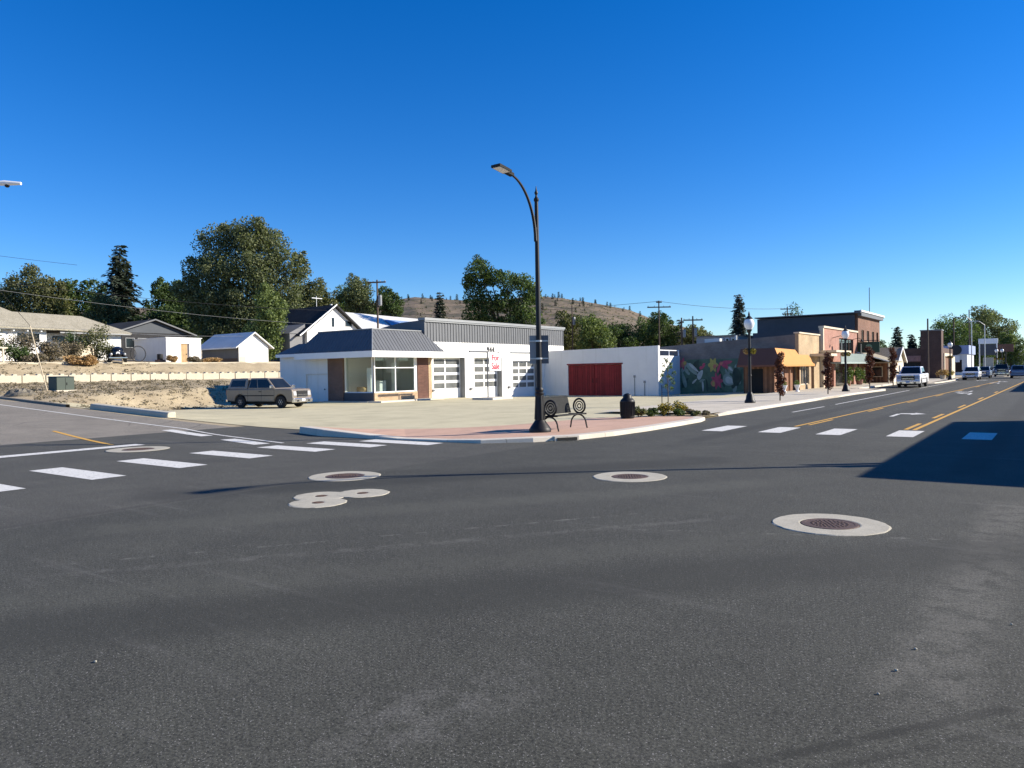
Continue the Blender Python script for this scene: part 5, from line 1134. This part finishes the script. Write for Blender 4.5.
# old pole sign with a For Sale board on the car park
t = thing('for_sale_sign', 'white For Sale board hanging from a thin T-shaped pole on the car park', 'sign', (-35.5, 46.0, 0), world=True)
PX, PY = -35.5, 46.05
m = MB(); m.tube([(PX, PY, -.1), (PX, PY, 3.72)], .055, 8); m.build('pole', M['slate'], t)
m = MB(); m.box(PX-.05, PX+.05, PY-2.2, PY-.1, 3.62, 3.76); m.box(PX-.05, PX+.05, PY-.1, PY+1.5, 3.66, 3.72); m.tube([(PX, PY+.2, 3.3), (PX, PY+1.5, 3.66)], .02, 5); m.build('crossbar', M['slate'], t)
m = MB(); m.box(PX-.03, PX+.03, PY+.22, PY+1.72, 2.22, 3.58); bd = m.build('board', M['white_trim'], t)
text_part('For', .66, M['red_paint'], bd, (PX+.035, PY+.97, 3.22), '+x', .012); text_part('Sale', .66, M['red_paint'], bd, (PX+.035, PY+.97, 2.56), '+x', .012)
o = MB().box(-36.4, -34.4, 45.2, 47.8, -.1, .18).build('concrete_island', M['kerb'], off=(-35.4, 46.5, 0), bevel=.04); tag(o, 'low pale concrete island around the foot of the For Sale pole', 'kerb island')

# manholes
def manhole(label, x, y, rad, lid, z, rough=.0, bolts=True, nm='manhole', group='concrete manhole collars in the crossing'):
    t = thing(nm, label, 'manhole', (x, y, z), 0, group); g = random.Random(int(x*37+y*11))
    m = MB(); n = 40; vs = []; 
    for rr_, h in ((rad, .002), (rad-.02, .011), (lid+.02, .011), (lid, .006)):
        for k in range(n):
            j = 1+(g.uniform(-rough, rough) if rr_ > lid+.1 else 0); a = 2*math.pi*k/n; vs.append((rr_*j*math.cos(a), rr_*j*math.sin(a), h))
    m.add(vs, [(i*n+k, i*n+(k+1) % n, (i+1)*n+(k+1) % n, (i+1)*n+k) for i in range(3) for k in range(n)]); m.build('collar', M['collar'], t, keep=True)
    m = MB(); m.lathe([(lid*.98, .004), (lid*.96, .012), (lid*.84, .013), (lid*.83, .010), (.02, .010)], n=32)
    for i in range(5):
        for k in range(max(1, 6*i)):
            a = 2*math.pi*k/max(1, 6*i); q = lid*.15*i; m.cbox((q*math.cos(a), q*math.sin(a), .012), lid*.07, lid*.07, .008)
    c = m.build('cover', M['rust'], t); return t
manhole('largest, nearest round manhole with a wide pale concrete collar', -2.45, 10.55, .73, .37, .004, .012)
manhole('round manhole with pale collar in the middle of the crossing', -6.8, 13.32, .72, .36, .004, .012)
manhole('round manhole with a rusty cover just beyond the three joined valve collars', -11.95, 10.6, .74, .40, .004, .012)
manhole('round manhole with a rusty cover at the far left beside the stop bar', -21.95, 11.55, .86, .44, street_z(-22)+.012, .006)
for lb, x, y in (('nearest of three joined pale valve collars', -9.85, 8.15), ('left rear of three joined pale valve collars', -10.33, 8.62), ('right one of three joined pale valve collars', -9.92, 9.2)):
    manhole(lb, x, y, .47, .10, .004+.0015*(y > 8.3)+.0015*(y > 9), .03, nm='valve_collar', group='joined valve collars')
# kerb inlet
t = thing('storm_drain', 'dark storm drain inlet slot in the corner kerb below the bench', 'storm drain', (-11.95, 19.35, 0))
t.rotation_euler = (0, 0, R(56)); m = MB(); m.box(-.40, .40, -.012, .3, .0, .143); m.build('frame', M['kerb'], t); m = MB(); m.box(-.33, .33, -.03, -.012, .015, .105); m.build('slot', M['under'], t)

# transformer cabinet, gravel heap, rails, poles
zc = ht(-55.5, 23.6)
t = thing('transformer_cabinet', 'dark green steel transformer cabinet on the dirt bank at left', 'cabinet', (-55.3, 23.9, zc-.05), R(8)); t.scale = (.8, .72, .86)
m = MB(); m.box(-.6, .6, -.85, .85, .10, 1.12); m.build('body', M['green_box'], t, bevel=.03); m = MB(); m.hexa([(-.64, -.89, 1.12), (.64, -.89, 1.12), (.64, .89, 1.12), (-.64, .89, 1.12), (-.6, -.85, 1.20), (.5, -.85, 1.17), (.5, .85, 1.17), (-.6, .85, 1.20)]); m.build('lid', M['green_box'], t)
m = MB(); m.box(-.75, .75, -1.0, 1.0, -.2, .10); m.build('pad', M['kerb'], t); m = MB(); m.box(.6, .62, -.02, .0, .16, 1.06); m.box(.6, .65, .1, .14, .5, .7); m.build('door_seam', M['iron'], t)
g = random.Random(9); m = MB(); m.blob((0, 0, 0), .95, .8, .55, 22, 12, .12, 4); o = m.build('gravel_heap', M['gravel'], loc=(-51.5, 19.9, ht(-51.5, 19.9)-.08)); tag(o, 'small heap of grey gravel on the dirt at far left', 'gravel heap')
t = thing('marker_post', 'thin leaning yellow guy marker beside the green cabinet', 'post', (-54.2, 22.6, ht(-54.2, 22.6)), world=False)
m = MB(); m.tube([(0,0,-.2), (.55, -.85, 2.6), (.9, -1.35, 4.3)], [.032, .032, .03], 7); m.build('guard', M['cream'], t); m = MB(); m.tube([(.9, -1.35, 4.3), (5.7, -8.1, 10.2)], .014, 5); m.build('guy_wire', M['iron'], t)
t = thing('wooden_rail', 'pale wooden rail on two posts among shrubs at the far left', 'rail', (-74.6, 23.9, ht(-74.6, 24.5)))
m = MB(); m.box(-.05, .05, 3.6, 3.72, 0, 1.35); m.build('post', M['cream'], t); m = MB(); m.box(-.05, .05, -.5, -.38, 0, 1.35); m.build('post', M['cream'], t); m = MB(); m.box(-.06, .06, -.6, 4.0, 1.28, 1.40); m.build('beam', M['cream'], t)
t = thing('lit_pole', 'wooden pole with a long white luminaire arm reaching in at upper left', 'street lamp', (-47.5, 14.6, street_z(-48.5)))
m = MB(); m.tube([(0,0,-.5), (0,0,11.5)], [.16, .11], 10); m.build('pole', M['wood_pole'], t)
bz = 12.45-street_z(-48.5)
m = MB(); m.tube([(0,0,10.6), (1.2,.9,11.2), (2.7,2.0,bz-.02)], .04, 7); m.build('arm', M['white_metal'], t)
m = MB(); m.tube([(2.3,1.73,bz-.02), (2.9,2.16,bz), (3.55,2.68,bz-.03)], [.10, .14, .08], 9); l = m.build('luminaire', M['white_metal'], t, smooth=True); m = MB(); m.blob((3.0,2.24,bz-.14), .12, .12, .1); m.build('photocell', M['iron'], l)

def util_pole(label, loc, h, arms=((.92, 2.4),), rot=0, cans=0, name='utility_pole'):
    t = thing(name, label, 'utility pole', loc, rot, 'wooden utility poles'); m = MB(); m.tube([(0,0,-.5), (0,0,h)], [.15, .10], 9); m.build('pole', M['wood_pole'], t)
    for f, L in arms:
        m = MB(); z = h*f if f <= 1 else h-f; m.box(-L/2, L/2, -.18, -.06, z-.09, z+.09); a = m.build('crossarm', M['wood_pole'], t); q = MB()
        for s in (-.46, -.2, .2, .46): q.cyl((s*L, -.11, z+.07), (s*L, -.11, z+.26), .05, .035, 7)
        q.build('insulator', M['slate_light'], a)
    for i in range(cans):
        m = MB(); m.lathe([(.22, h*.70), (.24, h*.71), (.24, h*.80), (.2, h*.82)], (.36 if i == 0 else -.36, 0, 0), 12); m.build('transformer_can', M['slate_light'], t)
    return t
util_pole('wooden pole with a slanted crossarm and transformer can behind the mansard roof', (-70.5, 68.6, 3.2), 11.0, ((.97, 2.4),), R(25), 1)
util_pole('tall wooden pole with one crossarm behind the right end of the white wall', (-52, 113, 0), 13.2, ((.92, 3.8), (.98, .9)), R(35))
util_pole('left leg of the twin-pole transformer rack behind the grey wall', (-44.4, 104.2, 0), 9.6, ((.93, .6),), R(35), 1); util_pole('right leg of the twin-pole rack with the wide crossarm', (-43.0, 105.0, 0), 9.8, ((.94, 2.8),), R(35), 1)
util_pole('thin pole with a pale box on the brown hillside foot, right of the street lamp', (-67.6, 111.8, 2), 11.4, (), 0, 1)
util_pole('wooden pole tip with double crossarms above the slate side wall', (-40.5, 144, 0), 13.3, ((.97, 2.6), (.90, 2.0)), R(35))
util_pole('thin dark pole rising above the brown brick tower', (-14.9, 122.6, 0), 8.7, (), 0); util_pole('bare thin pole among trees right of the brown brick tower, left one', (-16, 168, 0), 11.0, (), 0)
util_pole('bare thin pole among trees right of the brown brick tower, right one', (-14.4, 180, 0), 13.2, (), 0)
t = thing('mast_arm_lamp', 'grey street lamp with a short curved arm beyond the brown brick tower', 'street lamp', (-9.8, 126, .1)); m = MB(); m.tube([(0,0,0), (0,0,8.2), (-.6,-.5,8.75), (-1.5,-1.2,8.7)], [.09, .06, .05, .04], 8); m.build('pole', M['alloy'], t); m = MB(); m.box(-1.9, -1.4, -1.35, -1.05, 8.62, 8.74); m.build('luminaire', M['slate'], t)
t = thing('mast_arm_lamp', 'grey street lamp with an arm, farther off above the blue shop', 'street lamp', (-9.9, 152, .1)); m = MB(); m.tube([(0,0,0), (0,0,8.6), (-.8,-.6,9.3), (-2.2,-1.6,9.2)], [.1, .07, .05, .04], 8); m.build('pole', M['alloy'], t); m = MB(); m.box(-2.8, -2.1, -1.75, -1.45, 9.1, 9.25); m.build('luminaire', M['slate'], t)
def wire(label, a, b, sag, r=.016, mat='iron'):
    a, b = Vector(a), Vector(b); pts = []
    for i in range(25):
        f = i/24; p = a.lerp(b, f); p.z -= sag*4*f*(1-f); pts.append(p-a)
    m = MB(); m.tube(pts, r, 5); o = m.build('overhead_wire', M[mat], loc=a); tag(o, label, 'wire', 'overhead wires')
wire('thin dark overhead wire from the crossarm pole towards the left', (-52, 113, 13.1), (-112, 90, 13.5), 1.0, .03); wire('thin dark overhead wire from the crossarm pole to the distant double-arm pole', (-52, 113, 13.1), (-40.5, 144, 13.0), .5, .03)
wire('pale overhead wire crossing in front of the cottonwood towards the gabled house', (-76, 20, 10.9), (-79.5, 66, 8.9), .55, .013, 'slate_light'); wire('pale service wire from the white house to the metal-roofed shed', (-83, 38, 7.3), (-79, 55.5, 7.0), .25, .018, 'slate_light')
wire('upper dark overhead wire in front of the dark trees', (-77, 20, 11.5), (-79.5, 68, 10.8), .6, .022); wire('faint highest wire above the white house roof', (-90, 25, 15.6), (-88, 40, 14.8), .1, .018)

# ------------------------------------------------------------------ vehicles (x forward, y left, z up)
def vehicle(name, label, cat, loc, rotz, col, L=5.6, W=1.96, H=1.9, kind='pickup', plate=True, group=None):
    t = thing(name, label, cat, loc, rotz, group); hw = W/2; wr = .39 if kind != 'sedan' else .33
    wf, wrr = L/2-.95, -L/2+(1.15 if kind == 'pickup' else .95); gc = .37 if kind != 'sedan' else .28
    zb = {'pickup': 1.24, 'suv': 1.08, 'sedan': .92, 'shell': 1.24}[kind]
    if kind == 'shell': wf, wrr = L/2-.98, -L/2+1.15
    zh = zb+.02 if kind in ('pickup', 'shell') else zb+.0
    xh = L/2-1.55                                     # foot of the windscreen
    n = 9; arc = lambda xc: [(xc+(wr+.09)*math.cos(math.pi*k/n), wr+.02+(wr+.09)*math.sin(math.pi*k/n)) for k in range(n+1) if wr+.02+(wr+.09)*math.sin(math.pi*k/n) > gc]
    out = [(-L/2+.03, gc+.12), (-L/2, zb-.25), (-L/2+.02, zb), (xh, zb+.02), (xh+.6, zh), (L/2-.16, zh-.05), (L/2-.05, zh-.13), (L/2, gc+.25), (L/2-.05, gc)]
    out += arc(wf)+arc(wrr)
    m = MB(); m.prism([(x, -hw, z) for x, z in out], (0, W, 0)); m.build('body', col, t, bevel=.06)
    m = MB(); m.box(-L/2+.15, L/2-.2, -hw+.25, hw-.25, .24, gc+.5); m.build('underbody', M['under'], t)
    # cabin
    if kind == 'pickup': b0, b1, t0, t1 = xh-2.35, xh+.12, xh-2.15, xh-.62
    elif kind == 'shell': b0, b1, t0, t1 = xh-2.1, xh+.12, xh-1.95, xh-.62
    elif kind == 'suv': b0, b1, t0, t1 = -L/2+.08, xh+.12, -L/2+.35, xh-.6
    else: b0, b1, t0, t1 = -L/2+.5, xh+.15, -L/2+1.15, xh-.75
    bw_, tw = hw-.05, hw-.22
    q = [Vector(p) for p in ((b0, -bw_, zb), (b1, -bw_, zb), (b1, bw_, zb), (b0, bw_, zb), (t0, -tw, H), (t1, -tw, H), (t1, tw, H), (t0, tw, H))]
    m = MB(); m.hexa([tuple(p) for p in q]); cb = m.build('cabin', col, t, bevel=.05)
    def pane(nm, a, b_, c, d, u0, u1, v0, v1, par=t, mat=None, off=.012):
        nrm = (b_-a).cross(d-a).normalized(); f = lambda u, v: (a.lerp(b_, u)).lerp(d.lerp(c, u), v)
        ctr = (a+b_+c+d)/4
        if nrm.dot(ctr-Vector(((b0+b1)/2, 0, (zb+H)/2))) < 0: nrm = -nrm
        pts = [f(u0, v0)-nrm*.02, f(u1, v0)-nrm*.02, f(u1, v1)-nrm*.02, f(u0, v1)-nrm*.02]; m = MB(); m.prism([tuple(p) for p in pts], nrm*(.02+off)); return m.build(nm, mat or M['glass_dark'], par)
    pane('windscreen', q[1], q[2], q[6], q[5], .06, .94, .08, .9)
    pane('rear_window', q[0], q[3], q[7], q[4], .1, .9, .15, .88)
    for a, b_, c, d in ((q[0], q[1], q[5], q[4]), (q[3], q[2], q[6], q[7])):
        if kind in ('pickup', 'shell'): cuts = ((.05, .36), (.40, .93)) if kind == 'shell' else ((.06, .46), (.50, .94))
        elif kind == 'suv': cuts = ((.03, .28), (.32, .60), (.64, .95))
        else: cuts = ((.10, .5), (.53, .92))
        for u0, u1 in cuts: pane('side_window', a, b_, c, d, u0, u1, .12, .86)
    if kind == 'shell':
        s0, s1 = -L/2+.03, b0-.03; p = [Vector(v) for v in ((s0, -hw+.05, zb), (s1, -hw+.05, zb), (s1, hw-.05, zb), (s0, hw-.05, zb), (s0+.28, -hw+.2, H-.01), (s1, -hw+.2, H-.01), (s1, hw-.2, H-.01), (s0+.28, hw-.2, H-.01))]
        m = MB(); m.hexa([tuple(v) for v in p]); sh = m.build('canopy', col, t, bevel=.05)
        for a, b_, c, d in ((p[0], p[1], p[5], p[4]), (p[3], p[2], p[6], p[7])): pane('canopy_window', a, b_, c, d, .12, .86, .22, .82)
        pane('canopy_window', p[0], p[3], p[7], p[4], .12, .88, .2, .85)
    elif kind == 'pickup':
        m = MB(); m.box(-L/2+.10, b0-.08, -hw+.12, hw-.12, zb-.02, zb+.012); m.build('bed', M['under'], t)
        m = MB()
        for s in (-1, 1): m.box(-L/2+.04, b0-.04, s*(hw-.1)-.06, s*(hw-.1)+.06, zb-.01, zb+.04)
        m.box(-L/2+.02, -L/2+.09, -hw+.16, hw-.16, zb-.01, zb+.04); m.build('bed_rail', col, t)
    for x in (wf, wrr):
        for s in (-1, 1):
            m = MB(); y = s*(hw-.13); m.lathe([(wr*.6, -.12), (wr*.93, -.12), (wr, -.07), (wr, .07), (wr*.93, .12), (wr*.6, .12)], (x, y, wr), 22, 'y'); wl_ = m.build('wheel', M['tyre'], t, smooth=True)
            m = MB(); ys = .09*s; m.lathe([(wr*.62, ys*.6), (wr*.62, ys*1.25), (wr*.5, ys*1.1), (wr*.18, ys*1.3), (.03, ys*1.35)], (x, y, wr), 18, 'y')
            for kx in range(6):
                an = kx*math.pi/3; m.cbox((x+.36*wr*math.cos(an), y+ys*1.32, wr+.36*wr*math.sin(an)), .05, .03, .05)
            m.build('rim', M['alloy'], wl_, smooth=True)
    for s in (-1, 1):
        m = MB(); m.hexa([(L/2-.16, s*(hw-.04), zh-.46), (L/2+.005, s*(hw-.12), zh-.46), (L/2+.005, s*(hw-.42), zh-.46), (L/2-.16, s*(hw-.42), zh-.46), (L/2-.2, s*(hw-.04), zh-.21), (L/2-.04, s*(hw-.12), zh-.19), (L/2-.04, s*(hw-.42), zh-.19), (L/2-.2, s*(hw-.42), zh-.21)]); m.build('headlight', M['lamp_lens'], t)
        m = MB(); m.box(-L/2-.012, -L/2+.1, s*(hw-.11)-.09, s*(hw-.11)+.09, zb-.36, zb-.05); m.build('tail_light', M['red_lens'], t)
        m = MB(); m.cbox((xh-.02, s*(hw+.12), zb+.14), .12, .24, .19); m.box(xh-.06, xh, s*hw-.06, s*hw+.06, zb+.05, zb+.11); m.build('mirror', M['iron'] if kind != 'shell' else M['chrome'], t, bevel=.02)
        for xd in ((xh-1.05,) if kind == 'shell' else (xh-1.05, xh-2.05)):
            m = MB(); m.cbox((xd, s*(hw+.012), zb-.17), .2, .04, .045); m.build('door_handle', M['iron'], t)
        m = MB()
        for xd in (b0+.02, xh-.95 if kind != 'sedan' else xh-1.0, xh+.08): m.box(xd, xd+.012, s*(hw+.001)-.003, s*(hw+.001)+.003, gc+.1, zb-.02)
        m.box(b0-.8 if kind in ('pickup', 'shell') else b0, L/2-1.5, s*(hw+.004)-.008, s*(hw+.004)+.008, zb-.46, zb-.40); m.build('door_seam', M['under'], t)
    m = MB(); m.box(L/2-.06, L/2+.012, -hw+.44, hw-.44, zh-.54, zh-.16); g_ = m.build('grille', M['iron'], t)
    m = MB(); m.box(L/2+.012, L/2+.03, -hw+.48, hw-.48, zh-.19, zh-.14); m.box(L/2+.012, L/2+.03, -hw+.48, hw-.48, zh-.58, zh-.53); m.box(L/2+.012, L/2+.026, -hw+.5, hw-.5, zh-.43, zh-.39); m.build('grille_trim', M['chrome'], g_)
    m = MB(); m.box(L/2-.12, L/2+.09, -hw+.02, hw-.02, gc-.02, gc+.25); bp = m.build('bumper', M['chrome'] if kind in ('shell', 'pickup') else col, t, bevel=.04)
    m = MB(); m.box(L/2+.09, L/2+.10, -.16, .16, gc+.06, gc+.21); m.build('number_plate', M['white_trim'], bp)
    for s in (-1, 1):
        m = MB(); m.cbox((L/2+.088, s*(hw-.42), gc+.08), .02, .22, .10); m.build('fog_lamp', M['iron'], bp)
    m = MB(); m.box(-L/2-.10, -L/2+.05, -hw+.06, hw-.06, gc+.02, gc+.22); m.build('rear_bumper', M['chrome'] if kind in ('shell', 'pickup') else col, t, bevel=.03)
    return t
c_pew, c_white, c_silver, c_blue, c_dark = paint('pewter_paint', (.235, .195, .15), .15), paint('white_car_paint', (.80, .80, .80)), paint('silver_paint', (.55, .56, .57), .4), paint('blue_grey_paint', (.20, .25, .33), .3), paint('charcoal_paint', (.03, .03, .033), .2)
vehicle('pickup_truck', 'pewter extended-cab pickup with a bed canopy parked by the dirt bank', 'pickup truck', (-42.55, 31.3, .03), R(14), c_pew, 5.4, 1.98, 1.96, 'shell')
vehicle('pickup_truck', 'white crew-cab pickup parked at the kerb facing the camera', 'pickup truck', (-11.15, 81, .01), R(-90), c_white, 5.8, 2.0, 1.95, 'pickup')
vehicle('parked_car', 'white sport utility car with dark windows parked beyond the brown tower', 'car', (-9.1, 117, .01), R(-90), c_white, 4.8, 1.9, 1.72, 'suv')
vehicle('parked_car', 'blue-grey car just behind the white sport utility car', 'car', (-8.7, 131, .01), R(-90), c_blue, 4.8, 1.9, 1.66, 'suv')
vehicle('oncoming_pickup', 'dark pickup driving towards the camera near the street end', 'pickup truck', (-7.2, 146, .02), R(-88), c_dark, 5.8, 2.0, 1.95, 'pickup')
vehicle('distant_car', 'small white car crossing at the far end of the street', 'car', (-10.4, 196, .01), R(-15), c_white, 4.4, 1.8, 1.5, 'sedan')
vehicle('parked_car', 'dark blue and white sport utility car cut by the right edge of the photo', 'car', (-4.3, 128, .01), R(90), c_blue, 4.8, 1.9, 1.8, 'suv')
# rounded vintage car in the yard
zy = ht(-75.5, 38.6)
t = thing('vintage_car', 'black rounded vintage car with chrome bumper parked in the yard', 'car', (-74.9, 37.6, zy-.0), R(-25)); m = MB()
m.blob((0,0,.75), 2.0, .72, .42, 20, 12); m.blob((-.2,0,1.05), 1.35, .62, .55, 20, 12); m.build('body', M['black_paint'] if False else paint('gloss_black_paint', (.01, .01, .011)), t, smooth=True)
for x in (1.25, -1.2):
    for s in (-1, 1):
        m = MB(); m.blob((x, s*.66, .55), .55, .2, .36, 14, 8); f = m.build('fender', M['iron'], t, smooth=True); m = MB(); m.lathe([(.2, -.09), (.33, -.08), (.33, .08), (.2, .09)], (x, s*.68, .33), 16, 'y'); m.build('wheel', M['tyre'], t)
for s in (-1, 1): 
    m = MB(); m.blob((1.72, s*.58, .78), .10, .13, .13, 10, 7); m.build('headlight', M['lamp_lens'], t, smooth=True)
m = MB(); m.box(1.9, 2.0, -.8, .8, .38, .50); m.build('bumper', M['chrome'], t, bevel=.03); m = MB(); m.lathe([(.17, 0), (.17, .03)], (1.88, 0, .86), 16, 'x'); m.build('round_badge', M['globe'], t)
m = MB(); m.hexa([(.72, -.5, 1.1), (.72, .5, 1.1), (.42, .42, 1.45), (.42, -.42, 1.45), (.75, -.5, 1.1), (.75, .5, 1.1), (.46, .42, 1.47), (.46, -.42, 1.47)]); m.build('windscreen', M['glass_dark'], t)
t = thing('oil_drum', 'dark drum with a rusty red base beside the vintage car', 'drum', (-76.6, 42.9, ht(-76.6, 42.9))); m = MB(); m.lathe([(.29, 0), (.3, .3), (.29, .32), (.3, .6), (.29, .88), (.2, .9)], n=14); m.build('barrel', M['iron'], t); m = MB(); m.lathe([(.5, 0), (.5, .28)], n=14); m.build('base_ring', M['brick_red'], t)
t = thing('leaning_hoop', 'large dark hoop leaning against the white shed', 'hoop', (-79.3, 42.0, ht(-79.3, 42))); m = MB(); m.ring((0,0,.85), .82, .05, 'x', n=26, m=6); m.build('hoop', M['iron'], t)
t = thing('yard_fence_gate', 'thin metal gate frame beside the vintage car', 'gate', (-79, 41, ht(-79, 41))); m = MB(); m.ring((0, 0, .9), .6, .03, 'x', n=20); m.tube([(0, -.9, 0), (0, -.9, 1.7)], .03, 6); m.build('frame', M['iron'], t)
# loose stones on the near asphalt
g = random.Random(21); st0 = None
for i, (x, y) in enumerate(((-.93, 5.22), (-5.78, 2.68), (-.9, 5.69), (-.85, 6.2), (-.3, 7.2))):
    m = MB(); s = g.uniform(.007, .013); m.blob((0,0,s*.6), s*1.3, s, s*.7, 7, 5, .2, i); o = m.build('loose_stone', M['collar'], loc=(x, y, .006)); tag(o, 'tiny pale stone lying on the dark asphalt in the foreground', 'stone', 'loose stones on the asphalt')

# stones strewn over the dirt bank: uncountable
m = MB(); g = random.Random(31)
for i in range(1500):
    x, y = g.uniform(-69, -36), g.uniform(19.4, 36); z = ht(x, y)
    if (x > -46 and y > 24.5) or (x > -43 and y > 20): continue
    s_ = g.uniform(.02, .07)**1.0; m.blob((x, y, z+s_*.3), s_*1.2, s_, s_*.7, 6, 4, .25, i)
o = stuff(m.build('bank_stones', M['gravel'])); tag(o, 'small grey stones strewn over the dirt bank', 'stones')
